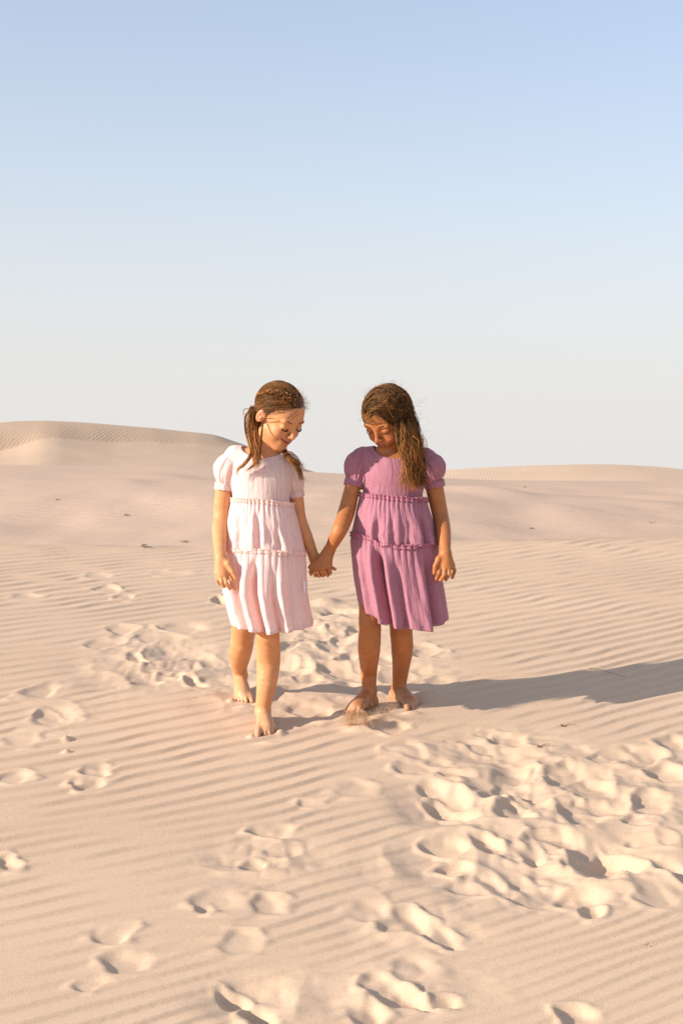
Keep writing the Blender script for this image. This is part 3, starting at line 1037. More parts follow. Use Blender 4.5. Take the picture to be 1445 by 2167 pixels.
def ruffle_rows(ring_lo, ring_hi, n, seed, h=.0066, out=.0045, wave=.0034):
    """frill standing off a seam; ring_lo/ring_hi are adjacent skirt rings giving position"""
    N = 900
    P = np.stack([np.interp(np.linspace(0, NPHI, N, endpoint=False), np.arange(NPHI + 1), np.append(ring_lo[:, k], ring_lo[0, k])) for k in range(3)], 1)
    c = P.mean(0)
    nrm = (P - c) * arr(1, 1, 0)
    nrm /= np.linalg.norm(nrm, axis=1, keepdims=True)
    phi = np.linspace(0, 2 * math.pi, N, endpoint=False)
    w1, w2 = irregular(phi, n, seed, 0.8), irregular(phi, int(n * 0.63), seed + 3, 0.8)
    tan = np.roll(P, -1, 0) - P
    tan /= np.linalg.norm(tan, axis=1, keepdims=True)
    rows = []
    for v in np.linspace(-1, 1, 7):
        e = abs(v)
        o = out * (0.55 + 0.25 * e) + e * (wave * w1 + 0.0018 * w2)
        z = v * h * (1 + 0.25 * w2) + e * 0.0018 * np.sin(n * phi * 0.5 + v)
        rows.append(P + nrm * o[:, None] + arr(0, 0, 1) * z[:, None] + tan * (0.0025 * e * np.sin(n * phi + v))[:, None])
    return rows


def puff_sleeve(S, C, prof, n_fold, seed, out_dir, sag, squash=1.0):
    """ring sleeve from shoulder seam S to cuff C; prof: [(t, r)]"""
    S, C = np.asarray(S), np.asarray(C)
    ax = C - S
    L = np.linalg.norm(ax)
    ax = ax / L
    e1 = np.cross(ax, arr(0, 1, 0)); e1 /= np.linalg.norm(e1)
    e2 = np.cross(ax, e1)
    N = 220
    ph = np.arange(N) / N * 2 * math.pi
    fw, fw2 = irregular(ph, n_fold, seed), irregular(ph, int(n_fold * 0.5), seed + 1)
    rows = []
    for t in np.linspace(0, 1, 40):
        r = np.interp(t, [p[0] for p in prof], [p[1] for p in prof])
        tt = np.linspace(0, 1, 200)
        end = abs(2 * t - 1)
        amp = 0.0030 * end ** 0.7 + 0.0032 * (1 - end)
        fold = amp * (fw * end + fw2 * (1 - end)) * (0.4 + 0.6 * min(1, 6 * t) )
        bul = out_dir * sag * math.sin(math.pi * min(1, t * 1.0)) 
        c = S + ax * L * t + bul
        rr = r + fold
        rows.append(c + (np.cos(ph) * rr)[:, None] * e1 + (np.sin(ph) * rr * squash)[:, None] * e2)
    # smooth the radius profile along the sleeve
    A = np.stack(rows)
    for _ in range(3): A[1:-1] = 0.25 * A[:-2] + 0.5 * A[1:-1] + 0.25 * A[2:]
    return list(A)


def cuff_rows(C, ax, r, h, squash=1.0):
    ax = np.asarray(ax) / np.linalg.norm(ax)
    e1 = np.cross(ax, arr(0, 1, 0)); e1 /= np.linalg.norm(e1)
    e2 = np.cross(ax, e1)
    N = 160
    ph = np.arange(N) / N * 2 * math.pi
    rows = []
    for dz, dr in ((-h / 2, -.0035), (-h / 2, 0), (-h / 4, .0012), (0, .0014), (h / 4, .0010), (h / 2 - .001, .0012), (h / 2, 0), (h / 2 - .001, -.0035), (h * .2, -.004)):
        wob = 0.0006 * np.sin(9 * ph + 1) + 0.0004 * np.sin(17 * ph)
        rr = r + dr + wob
        rows.append(C + ax * dz + (np.cos(ph) * rr)[:, None] * e1 + (np.sin(ph) * rr * squash)[:, None] * e2)
    return rows


# ------------------------------------------------------------------ hair
def strand_mesh(name, paths, radii, base_cols, mat, parent):
    """paths list of (M,3) arrays with equal M"""
    M = max(len(p) for p in paths)
    P = np.stack([p if len(p) == M else np.stack([np.interp(np.linspace(0, 1, M), np.linspace(0, 1, len(p)), p[:, i]) for i in range(3)], 1) for p in paths])
    N, M, _ = P.shape
    taper = np.interp(np.linspace(0, 1, M), [0, .15, .7, 1], [.2, 1, .85, .15])
    R = np.asarray(radii)[:, None] * taper[None]
    V, F = tubes(P, R, 3)
    c = np.repeat(np.asarray(base_cols), M * 3, axis=0)
    tip = np.tile(np.repeat(np.linspace(0, 1, M), 3), N)[:, None] ** 2.2
    c = c * (1 + tip * arr(1.1, 0.85, 0.5))  # paler tips: golden backlighting of the ends painted into the strand colour
    return mesh_obj(name, V, F, mat, parent, colors=c)


def hair_cols(n, dark, light, r, skew=1.6):
    t = (r.random(n) ** skew)[:, None]
    return np.asarray(dark) * (1 - t) + np.asarray(light) * t


def unit(v): return v / (np.linalg.norm(v, axis=-1, keepdims=True) + 1e-12)


HC_C, HC_R = arr(0, -.009, .026), arr(.0745, .0905, .0785)


def on_scalp(d, off=0.0):
    """direction(s) from the cranium centre -> head-local point on the hair surface"""
    d = unit(np.asarray(d))
    k = 1 / np.sqrt(((d / HC_R) ** 2).sum(-1, keepdims=True))
    return HC_C + d * (k + off if np.isscalar(off) else k + np.asarray(off)[..., None])


def scalp_mask(p):
    x, y, z = p[..., 0], p[..., 1], p[..., 2]
    hair = np.where(z > .068, y < .090, np.where(z > -.012, y < .004 + .62 * (z + .012), (y < -.016) & (z > -.066)))
    return hair.astype(bool)


def slerp(a, b, t):
    a, b = unit(a), unit(b)
    w = np.arccos(np.clip((a * b).sum(-1, keepdims=True), -1, 1)) + 1e-6
    return (np.sin((1 - t) * w) * a + np.sin(t * w) * b) / np.sin(w)


def bundle(ctrl, n, spread, M, r, curl=0.0, curl_n=2.0, spread_end=None, lenjit=0.2, wander=0.003):
    """n strands following a control path"""
    C = catmull(ctrl, 60)
    out = []
    tt = np.linspace(0, 1, 60)
    for k in range(n):
        o0 = r.normal(size=3) * spread * .45
        o1 = r.normal(size=3) * (spread if spread_end is None else spread_end)
        end = 1 - lenjit * r.random()
        t = np.linspace(0, end, M)
        p = np.stack([np.interp(t, tt, C[:, i]) for i in range(3)], 1)
        ph = r.uniform(0, 6.3)
        env = smooth(0.05, 0.6, t)[:, None]
        p = p + o0 * (1 - t[:, None]) + o1 * t[:, None]
        p = p + env * curl * np.stack([np.cos(curl_n * 6.28 * t + ph), np.sin(curl_n * 6.28 * t + ph), 0.4 * np.sin(curl_n * 6.28 * t + ph + 1)], 1)
        q = r.uniform(0, 6.3, 3)
        p = p + wander * env * np.sin(t[:, None] * 7 + q)
        out.append(p)
    return out


# ------------------------------------------------------------------ a child
def tint_body(V, f, skin, lips, blush, dark_mask_col, nail_pts, toes, knees, hairmask=True):
    c = np.tile(np.asarray(skin, float), (len(V), 1))
    L = f.loc(V)
    head = (np.abs(L[:, 0]) < .095) & (L[:, 2] > -.115) & (L[:, 2] < .12) & (np.abs(L[:, 1]) < .12)
    x, y, z = L[:, 0], L[:, 1], L[:, 2]

    def mixin(mask, col):
        nonlocal c
        m = np.clip(mask, 0, 1)[:, None]
        c = c * (1 - m) + np.asarray(col) * m
    for sx in (-1, 1):
        g = np.exp(-(((x - sx * .036) / .020) ** 2 + ((z + .033) / .018) ** 2)) * (y > .03) * head
        mixin(g * .55, blush)
    up = lips['up']
    w = lips['w']
    zc = -.0565 + up * np.clip(np.abs(x) / w, 0, 1.1) ** 1.5
    half_u, half_l = .0062 * np.sqrt(np.clip(1 - (x / w) ** 2, 0, 1)), .0085 * np.sqrt(np.clip(1 - (x / w) ** 2, 0, 1))
    inl = head & (y > .068) & (np.abs(x) < w) & (z < zc + half_u) & (z > zc - half_l)
    mixin(inl * .85, lips['col'])
    slit = head & (y > .066) & (np.abs(x) < w * .95) & (np.abs(z - zc) < (.0024 if lips['open'] else .0011))
    mixin(slit * .9, lips['in'])
    for sx in (-1, 1):                                          # lid tint and ear warmth
        g = np.exp(-(((x - sx * .031) / .016) ** 2 + ((z + .000) / .009) ** 2)) * (y > .06) * head
        mixin(g * .35, np.asarray(skin) * arr(.80, .70, .66))
        ear = head & (np.abs(x) > .070) & (y < .02) & (y > -.035) & (z < .025) & (z > -.04)
        mixin(ear * .35, blush)
    for p, rr in nail_pts:
        d = np.linalg.norm(V - p, axis=1)
        mixin(np.exp(-(d / rr) ** 2) * .55, np.asarray(skin) * arr(1.15, .86, .82))
    for p, rr in knees:
        d = np.linalg.norm(V - p, axis=1)
        mixin(np.exp(-(d / rr) ** 2) * .35, np.asarray(skin) * arr(.82, .70, .66))
    # dry sand clinging to the soles, toes and ankles
    hgt = V[:, 2] - gbase(V[:, 0], V[:, 1])
    dust = (1 - smooth(.012, .075, hgt + .02 * vnoise(V[:, 0] * 60, V[:, 1] * 60 + V[:, 2] * 55, 8))) * (.62 + .38 * vnoise(V[:, 0] * 140 + V[:, 2] * 90, V[:, 1] * 140, 9))
    mixin(dust * .62, arr(.52, .38, .27))
    if hairmask:
        m = head & scalp_mask(L) & (((L - HC_C) / HC_R) ** 2).sum(1).__gt__(.80)
        m &= ~((np.abs(x) > .069) & (y < .02) & (y > -.03) & (z < .02) & (z > -.04))
        mixin(m.astype(float), dark_mask_col)
    return c


def lash_and_brow(f, parent, mat_brow, browcol, r, lash_len=.006, lk=1.0):
    for sx in (-1, 1):
        ctr = [f.w(sx * .0185, .0795, -.0035), f.w(sx * .025, .0830, -.0085), f.w(sx * .033, .0820, -.0105), f.w(sx * .041, .0775, -.0085), f.w(sx * .0455, .0735, -.0045)]
        C = catmull(ctr, 40)
        P, R, cols = [], [], []
        for k in range(34):
            i = int(3 + k)
            b = C[i]
            q = (i / 39.0 - .5)
            tip = b + f.k * (f.F * (lash_len * .75) - f.U * lash_len * .55 + f.S * sx * lash_len * (.25 + q))
            mid = (b + tip) / 2 - f.k * f.U * .0012
            P.append(catmull([b, mid, tip], 6)); R.append(.00055 * lk); cols.append(arr(.012, .008, .006))
        P.append(catmull(ctr, 6)); R.append(.0011 * lk); cols.append(arr(.012, .008, .006))
        strand_mesh('eyelash', P, R, cols, mat_brow, parent)
        P, R, cols = [], [], []
        for k in range(70):
            t = r.random()
            x, y, z = np.interp(t, [0, .5, 1], [.0135, .031, .048]), np.interp(t, [0, .5, 1], [.0845, .0815, .0700]), np.interp(t, [0, .5, 1], [.0170, .0225, .0160])
            b = f.w(sx * x, y, z + r.normal() * .0013)
            e = b + f.k * (f.S * sx * .006 + f.U * (.003 - .006 * t) - f.F * .0022 * (t + .4))
            P.append(catmull([b, (b + e) / 2 + f.F * .0006, e], 5)); R.append(.00045); cols.append(np.asarray(browcol) * r.uniform(.7, 1.3))
        strand_mesh('eyebrow', P, R, cols, mat_brow, parent)


def sil(ys, l, r, b, Y): return dict(y=np.array(ys, float), l=np.array(l, float), r=np.array(r, float), b=np.array(b, float), Y=Y)


def lin(*pts):
    xs, ys = [p[0] for p in pts], [p[1] for p in pts]
    return lambda u: np.interp(u, xs, ys)


HAIR_MAT = hair_material('hair_strands')


def child(spec):
    f = spec['head']
    r = np.random.default_rng(spec['seed'])
    # ---------------- body
    torso = GR(.03, spec['torso'])
    parts = [head_group(f, spec['smile'], spec.get('ears', (-1, 1)))]
    body = GR(.03, [torso, add(spec['neck'], .025), add(parts[0], .018)] + [add(a, .009) for a in spec['arms']] + [add(l, .02) for l in spec['legs']] +
              [add(h, .008) for h in spec['hands']] + [add(h, .012) for h in spec['feet']])
    allp = []

    def bounds(n):
        if isinstance(n, GR):
            for i in n.items: bounds(i[0] if isinstance(i, tuple) else i)
        elif isinstance(n, RC):
            m = max(n.ra, n.rb)
            allp.extend([n.a - m, n.a + m, n.b - m, n.b + m])
        else: allp.extend([n.c - n.R, n.c + n.R])
    bounds(body)
    lo, hi = np.min(allp, 0) - .006, np.max(allp, 0) + .006
    zs = zaxis(lo[2], hi[2], spec['zones'], .0042)
    ax = [np.arange(lo[0], hi[0] + .0029, .0029), np.arange(lo[1], hi[1] + .0029, .0029), zs]
    V, F = polygonise(field_of(body), ax)
    cols = tint_body(V, f, spec['skin'], spec['lips'], spec['blush'], spec['scalp'], spec['nails'], None, spec['knees'])
    root = mesh_obj('person', V, F, spec['skin_mat'], origin=spec['base'], colors=cols)
    tag(root, spec['label'], 'person')
    # ---------------- dress
    off = GR(.03, spec['torso'] + [add(spec['neck'], .025)])
    neckcut = spec['neckcut']
    zw = spec['waist_z']

    def bodice_field(P, bc, br):
        d = ev(off, P, bc, br)
        if d is None: return None
        d = d - .0085
        d = np.maximum(d, -(d + .0050))
        d = -smin(-d, neckcut.d(P), .003)
        x = P[:, 0]
        zz = zw[0] + (zw[1] - zw[0]) * (x - spec['xw'][0]) / (spec['xw'][1] - spec['xw'][0])
        d = np.maximum(d, zz - .02 - P[:, 2])
        return d
    blo, bhi = np.array(spec['bodice_box'][0]), np.array(spec['bodice_box'][1])
    BV, BF = polygonise(lambda P, bc, br: bodice_field(P, None, 0), [np.arange(blo[i], bhi[i], .0034) for i in range(3)])
    ang = np.arctan2(BV[:, 0] - (blo[0] + bhi[0]) / 2, -(BV[:, 1] - (blo[1] + bhi[1]) / 2 - .02))
    uv = np.stack([BV[:, 0] * 1.0 + .09 * (ang - np.sin(ang)) * 0 + BV[:, 1] * .6, BV[:, 2]], 1)
    # gauze crinkles as slight relief
    N = vnormals(BV, BF)
    BV = BV + N * (0.0009 * vnoise(uv[:, 0] * 130, uv[:, 1] * 16, 3) + 0.0016 * vnoise(uv[:, 0] * 30, uv[:, 1] * 9, 5))[:, None]
    cm = spec['cloth']
    dress = mesh_obj('dress', BV, BF, cm, root, uv=uv)
    D = spec['sil']
    s1, s2, hm = spec['seam1'], spec['seam2'], spec['hem']
    t1 = skirt_tier(D, s1, s2, spec['seed'] * 10 + 1, spec['val1'], 46, 15, 9, spec['amps'][0], spec['amps'][1])
    v, fc = ring_mesh(t1)
    mesh_obj('skirt_tier', v, fc, cm, dress, uv=ring_uv(t1))
    t2 = skirt_tier(D, s2, hm, spec['seed'] * 10 + 5, spec['val2'], 40, 14, 8, spec['amps'][2], spec['amps'][3], hem=True, rows_n=60)
    v, fc = ring_mesh(t2)
    mesh_obj('skirt_tier', v, fc, cm, dress, uv=ring_uv(t2))
    for k, ring in enumerate((t1[0], t2[0])):
        rr = ruffle_rows(ring, None, 92 if k == 0 else 106, spec['seed'] * 7 + k, wave=spec.get('frill', .0034))
        v, fc = ring_mesh(rr)
        mesh_obj('ruffle', v, fc, spec['trim'], dress, uv=ring_uv(rr))
    for sl in spec['sleeves']:
        rows = puff_sleeve(sl['S'], sl['C'], sl['prof'], 17, sl['seed'], np.asarray(sl['out']), sl['sag'], sl.get('squash', 1))
        v, fc = ring_mesh(rows)
        so = mesh_obj('sleeve', v, fc, cm, dress, uv=ring_uv(rows))
        cr = cuff_rows(sl['cuff'], sl['cax'], sl['cr'], sl['ch'], sl.get('squash', 1))
        v, fc = ring_mesh(cr)
        mesh_obj('cuff', v, fc, cm, dress, uv=ring_uv(cr))
    lash_and_brow(f, root, HAIR_MAT, spec['browcol'], r, .006 * spec.get('lash', 1), .8 * spec.get('lash', 1))
    return root, dress, r, t2


def scalp_strands(f, n, target_dir, r, off=(.001, .006), M=16, wav=.0010, tend=1.0, keep=None):
    """strands combed over the head from everywhere on the scalp to one direction"""
    d = unit(r.normal(size=(n * 4, 3)))
    p = on_scalp(d)
    ok = scalp_mask(p)
    if keep is not None: ok &= keep(p)
    d = d[ok][:n]
    out = []
    for k in range(len(d)):
        t = np.linspace(0, tend, M)[:, None]
        dd = slerp(d[k][None], unit(target_dir + r.normal(size=3) * .06)[None], t)
        cl = .0022 * vnoise(d[k][0] * 9 + 3, d[k][2] * 9 + d[k][1] * 4, 6)
        o = (r.uniform(*off) + cl) * np.sin(np.clip(t[:, 0] * 2.4 + .15, 0, 1.57))
        P = on_scalp(dd, o)
        ph = r.uniform(0, 6.3, 3)
        P = P + wav * np.sin(t * 9 + ph)
        out.append(f.wv(P))
    return out


# ================================================================== girl in pale pink
YA = 4.28
fA = Frame(W(591, 877, 4.245), 47, 35, 2, .98)
skinA, skinB = (.63, .300, .138), (.43, .165, .056)


def handpts(lst, Y): return [W(x, y, Y + d) for x, y, d in lst]


def make_A():
    tA = [EL(W(553, 1015, YA), (.096, .068, .105)), EL(W(552, 1085, YA), (.088, .068, .100)), EL(W(555, 1160, YA + .01), (.100, .080, .085)),
          RC(W(500, 968, YA + .01), W(608, 982, YA + .01), .034, .034)]
    neck = RC(W(555, 968, YA + .015), fA.w(0, -.018, -.055), .037, .035)
    armR = chain([W(490, 975, YA + .01), W(474, 1040, YA + .02), W(468, 1098, YA + .02), W(465, 1130, YA - .03), W(466, 1176, YA - .095)], [.033, .0295, .0270, .0255, .0178])
    armL = chain([W(611, 990, YA + .01), W(626.5, 1050, YA + .03), W(633, 1097, YA + .04), W(647, 1135, YA + .045), W(664, 1177, YA + .05)], [.031, .0240, .0235, .0225, .0165])
    # hanging right hand
    Yh = YA - .112
    kn = handpts([(481, 1209, .004), (474, 1216, -.004), (466, 1217, -.004), (459, 1213, .004)], Yh)
    fing = [handpts([(481, 1209, .004), (489, 1229, -.004), (497, 1246, .004)], Yh), handpts([(474, 1216, -.004), (479, 1234, -.014), (486, 1246, -.002)], Yh),
            handpts([(466, 1217, -.004), (469, 1232, -.014), (474, 1242, -.002)], Yh), handpts([(459, 1213, .004), (460, 1227, -.004), (464, 1236, .006)], Yh)]
    thumb = handpts([(482, 1193, -.004), (491, 1209, -.010), (499, 1223, -.008)], Yh)
    handR = hand(W(467, 1177, YA - .097), .0175, kn, fing, thumb)
    # left hand held: palm behind, fingers come up over the front of the other hand
    Yg = 4.318
    kn2 = handpts([(690, 1207, .012), (683, 1212, .012), (675, 1214, .012), (667, 1213, .012)], Yg)
    fing2 = [handpts([(690, 1207, .010), (692, 1217, -.016), (685, 1207, -.034)], Yg), handpts([(683, 1212, .010), (684, 1219, -.016), (679, 1207, -.032), (678.5, 1194, -.032)], Yg),
             handpts([(675, 1214, .010), (675, 1220, -.016), (671, 1210, -.032), (670, 1199, -.032)], Yg), handpts([(667, 1213, .010), (667, 1219, -.014), (665, 1212, -.029), (664, 1206, -.029)], Yg)]
    thumb2 = handpts([(688, 1195, .016), (700, 1200, .010), (709, 1205, .002)], Yg)
    handL = hand(W(665, 1179, YA + .05), .0165, kn2, fing2, thumb2, fr=.0060)
    # front (left) foot
    t = [gpt(545, 1561, .003), gpt(561, 1558, .002), gpt(570, 1557, .002), gpt(577, 1554, .002), gpt(583.5, 1549, .002)]
    Yf = np.mean([p[1] for p in t])
    ank = W(556, 1506, Yf + .115)
    heel = arr(ank[0] + .002, ank[1] + .030, gz(ank[0], ank[1] + .03) + .020)
    footL = foot(ank, .0250, heel, t)
    legL = chain([W(580, 1210, YA + .02), W(567, 1330, YA - .02), W(567, 1350, YA - .015), W(568, 1395, YA + .035), W(564.5, 1445, ank[1] - .01), W(557.5, 1492, ank[1] - .002), ank],
                 [.066, .0405, .0390, .0405, .0345, .0262, .0250], .015)
    nails = [(W(679, 1192, Yg - .038), .004), (W(670, 1197, Yg - .038), .004), (W(497, 1246, Yh), .0045)] + [(p + arr(0, -.006, .004), .007) for p in t]
    kneeL = (W(566, 1342, YA - .06), .028)
    # back (right) foot
    tb = [gpt(533, 1485, .003), gpt(521.5, 1486, .002), gpt(513.5, 1485, .002), gpt(506, 1483, .002), gpt(499.5, 1480, .002)]
    Yb = np.mean([p[1] for p in tb])
    ank2 = W(509, 1430, Yb + .10)
    heel2 = arr(ank2[0] - .004, ank2[1] + .03, ank2[2] - .032)
    footR = foot(ank2, .0245, heel2, tb)
    legR = chain([W(533, 1210, YA + .03), W(515, 1338, Yb - .10), W(512, 1362, Yb - .07), W(508, 1385, Yb + .0), W(506.5, 1412, ank2[1] - .02), ank2], [.068, .0420, .0410, .0395, .0285, .0245], .015)
    nails += [(p + arr(0, -.006, .004), .007) for p in tb]
    kneeR = (W(516, 1345, Yb - .15), .028)
    base = arr(W(556, 1540, 4.3)[0], 4.30, gz(W(556, 1540, 4.3)[0], 4.30))
    zz = lambda y, Y=YA: W(0, y, Y)[2]
    D = sil([1050, 1057, 1080, 1100, 1130, 1165, 1200, 1225, 1250, 1290, 1320, 1335],
            [491, 490, 485, 482, 479, 476, 472, 470, 470, 480, 489, 492], [616, 618, 624, 630, 637, 645, 648, 649, 650, 656, 662, 664],
            [.080, .081, .090, .097, .105, .114, .122, .127, .131, .137, .141, .142], YA)
    spec = dict(head=fA, frill=.0018, seed=3, smile=True, torso=tA, neck=neck, arms=[armR, armL], legs=[legL, legR], hands=[handR, handL], feet=[footL, footR],
                zones=[(zz(965), 2.0, .0026), (zz(1255), zz(1170), .0026), (-1.0, zz(1430), .0026)],
                skin=skinA, blush=(.60, .22, .14), scalp=(.055, .028, .014), lips=dict(w=.0310, up=.0120, col=(.47, .14, .10), open=True, **{'in': (.10, .02, .02)}),
                nails=nails, knees=[kneeL, kneeR], skin_mat=skin_material('skin_fair_tan'), base=base,
                label='smiling girl in pale pink tiered dress, hair tied back, walking barefoot',
                neckcut=EL(W(557, 934, YA - .045), (.082, .105, .0535)), waist_z=(zz(1058), zz(1068)), xw=(W(490, 0, YA)[0], W(617, 0, YA)[0]),
                bodice_box=((W(470, 0, YA)[0], YA - .12, zz(1095)), (W(650, 0, YA)[0], YA + .12, zz(930))),
                cloth=cloth_material('pale_pink_gauze', (.90, .775, .745), .34, 0.9, (.95, .56, .47)), trim=cloth_material('pink_trim', (.86, .62, .55), .2, 0.6), sil=D,
                seam1=lin((-1, 1057), (0, 1059), (1, 1069)), seam2=lin((-1, 1161), (0, 1162), (1, 1172)), hem=lin((-1, 1319), (-.6, 1326), (-.1, 1331), (.4, 1328), (1, 1322)),
                val1=[(math.acos(-.10), .07, .014, .1, .6), (math.acos(-.62), .08, .012, .2, .8), (math.acos(.42), .07, .008, .2, .8)],
                val2=[(math.acos(-.20), .085, .040, .0, .4), (math.acos(-.62), .09, .026, .05, .5), (math.acos(.25), .07, .016, .1, .6), (math.acos(.62), .09, .010, .1, .7)],
                amps=(.0075, .006, .0075, .0095),
                sleeves=[dict(S=W(501, 961, YA + .005), C=W(476, 1024, YA + .012), prof=[(0, .026), (.12, .034), (.3, .0415), (.6, .0455), (.85, .0390), (1, .0300)], seed=51, out=(-1, 0, .35), sag=.012,
                              cuff=W(475, 1029, YA + .014), cax=W(472, 1060, YA + .015) - W(477, 1010, YA + .012), cr=.0315, ch=.026),
                         dict(S=W(606, 976, YA + .01), C=W(625, 1040, YA + .03), prof=[(0, .026), (.12, .032), (.3, .0365), (.6, .0375), (.85, .0330), (1, .0265)], seed=61, out=(1, 0, .35), sag=.004,
                              cuff=W(625.5, 1045, YA + .031), cax=W(629, 1070, YA + .03) - W(622, 1020, YA + .02), cr=.0275, ch=.022)],
                browcol=(.07, .035, .02))
    root, dress, r, t2 = child(spec)
    # care tag on the side seam
    p = W(643.5, 1242, YA - .055)
    q = [p + arr(-.0035, 0, .018), p + arr(.0035, .002, .018), p + arr(.0045, .004, -.018), p + arr(-.003, -.004, -.018)]
    v = np.array(q + [k + arr(.0008, .0012, 0) for k in q])
    mesh_obj('care_tag', v, np.array([[0, 1, 2, 3], [7, 6, 5, 4], [0, 4, 5, 1], [1, 5, 6, 2], [2, 6, 7, 3], [3, 7, 4, 0]]), plain_material('white_tag', (.75, .70, .82)), dress, smooth_shade=False)
    # teeth in the smile
    tp = catmull([fA.w(-.013, .0785, -.0548), fA.w(0, .0835, -.0562), fA.w(.013, .0785, -.0548)], 12)
    v, fc = tubes(tp[None], np.full((1, 12), .0016), 6)
    mesh_obj('teeth', v, fc, plain_material('tooth_white', (.72, .68, .60), .3), root)
    # ---------------- hair
    dark, light = arr(.034, .014, .006), arr(.42, .185, .058)
    tie = arr(-.036, -.080, -.030)
    tdir = unit(tie - HC_C)
    P = scalp_strands(fA, 2700, tdir, r, M=13)
    cols = hair_cols(len(P), dark, light, r, 1.6)
    R = [r.uniform(.00045, .0008) for _ in P]
    hair = strand_mesh('hair', P, R, cols, HAIR_MAT, root)
    tieW = fA.wv(tie + arr(-.004, -.008, 0))
    Yt = tieW[1]
    pony = []
    pony += bundle([tieW, W(531, 876, Yt + .01), W(529, 902, Yt), W(533, 930, Yt - .02), W(540, 956, Yt - .07), W(543, 978, YA - .10), W(538, 995, YA - .10)], 420, .0095, 22, r, curl=.004, curl_n=1.6, spread_end=.006, lenjit=.5)
    pony += bundle([tieW, W(520, 880, Yt + .01), W(519, 910, Yt), W(528, 940, Yt - .04), W(531, 962, Yt - .09), W(516, 984, YA - .10), W(503, 993, YA - .095), W(499, 1012, YA - .09)], 55, .004, 26, r, curl=.002, curl_n=1.2, spread_end=.0025, lenjit=.12)
    pony += bundle([tieW, W(524, 900, Yt), W(534, 945, Yt - .06), W(541, 975, YA - .10), W(530, 990, YA - .10), W(516, 998, YA - .10)], 30, .004, 24, r, curl=.002, curl_n=1.5, spread_end=.002, lenjit=.1)
    pony += bundle([fA.w(-.068, .006, -.02), W(553, 920, 4.17), W(548, 955, YA - .09), W(547, 985, YA - .10), W(541, 1000, YA - .10)], 40, .003, 22, r, curl=.003, curl_n=2, spread_end=.004, lenjit=.4)
    pony += bundle([tieW, W(515, 867, Yt + .02), W(519, 885, Yt + .02), W(522, 900, Yt + .01)], 4, .002, 16, r, curl=.002)
    pony += bundle([fA.w(-.058, -.045, -.025), W(543, 905, 4.275), W(541, 932, 4.25), W(545, 958, YA - .085), W(541, 984, YA - .10)], 190, .014, 20, r, curl=.003, curl_n=1.6, spread_end=.005, lenjit=.55)
    pony += bundle([fA.w(-.064, -.050, -.005), W(538, 890, 4.29), W(537, 920, 4.26), W(541, 950, YA - .07), W(540, 972, YA - .10)], 130, .012, 20, r, curl=.003, curl_n=1.6, spread_end=.005, lenjit=.5)
    strand_mesh('ponytail', pony, [r.uniform(.0005, .0008) for _ in pony], hair_cols(len(pony), dark * 1.2, light * 1.25, r, 1.3), HAIR_MAT, hair)
    # locks over the far shoulder
    loc = []
    loc += bundle([fA.w(.04, -.06, -.05), W(600, 945, YA + .0), W(606, 962, YA - .05), W(620, 975, YA - .065), W(634, 984, YA - .055), W(641, 996, YA - .05)], 190, .006, 20, r, curl=.005, curl_n=1.8, spread_end=.006, lenjit=.35)
    loc += bundle([W(600, 950, YA), W(614, 972, YA - .06), W(630, 990, YA - .06), W(636, 1008, YA - .05), W(634, 1022, YA - .05)], 40, .003, 18, r, curl=.003, curl_n=1.5, spread_end=.003)
    loc += bundle([W(600, 950, YA), W(622, 985, YA - .05), W(640, 1010, YA - .03), W(652, 1012, YA - .02)], 12, .003, 18, r, curl=.003, curl_n=1.5, spread_end=.004)
    strand_mesh('shoulder_lock', loc, [r.uniform(.0005, .0008) for _ in loc], hair_cols(len(loc), dark, light, r, 1.6), HAIR_MAT, hair)
    # plait over the crown
    def scalp_px(px, py, up):
        best, bd = None, 1e9
        for Y in np.linspace(4.02, 4.36, 260):
            q = fA.loc(W(px, py, Y))
            e = math.sqrt((((q - HC_C) / HC_R) ** 2).sum())
            if e <= 1.0: best = Y; break
            if e < bd: bd, bY = e, Y
        Y = best if best is not None else bY
        q = fA.loc(W(px, py, Y))
        return fA.wv(on_scalp(q - HC_C, up))
    path = catmull([scalp_px(x, y, .004) for x, y in ((622, 851), (606, 838), (588, 832), (568, 832), (551, 836), (541, 841))], 120)
    ctr = fA.wv(HC_C)
    nrm = unit(path - ctr)
    tan = unit(np.gradient(path, axis=0))
    bi = np.cross(tan, nrm)
    br = []
    for k in range(3):
        th = np.linspace(0, 5.2, 120) * 2 * math.pi + k * 2 * math.pi / 3
        cpath = path + bi * (np.sin(th) * .0062)[:, None] + nrm * (.0022 * np.sin(2 * th) + .001)[:, None]
        for q in range(26):
            o = r.normal(size=2) * .0017
            br.append(cpath[::2] + bi[::2] * o[0] + nrm[::2] * o[1])
    strand_mesh('braid', br, [r.uniform(.0005, .0008) for _ in br], hair_cols(len(br), dark * 1.1, light * 1.3, r, 1.0), HAIR_MAT, hair)
    # frizz at the hairline and flyaways
    fz = []
    for k in range(260):
        d = unit(arr(r.uniform(-1, 1), r.uniform(.1, 1), r.uniform(.25, 1)))
        p0 = on_scalp(d, -.001)
        p0 = fA.wv(p0)
        n0 = unit(p0 - ctr)
        g = unit(n0 * .6 + arr(.5, 0, .1) + r.normal(size=3) * .6)
        L = r.uniform(.01, .034)
        p1 = p0 + g * L * .5 + n0 * .003
        p2 = p0 + unit(g + r.normal(size=3) * .7) * L
        fz.append(catmull([p0, p1, p2], 9))
    STRAY = strand_mesh('stray_hair', fz, [r.uniform(.00014, .00024) for _ in fz], hair_cols(len(fz), light * .6, light * 1.3, r), HAIR_MAT, hair)
    STRAY['kind'] = 'stuff'
    return root


# ================================================================== girl in mauve
YB = 4.36
fB = Frame(W(818, 882, YB - .030), -36, 40, -3, .98)


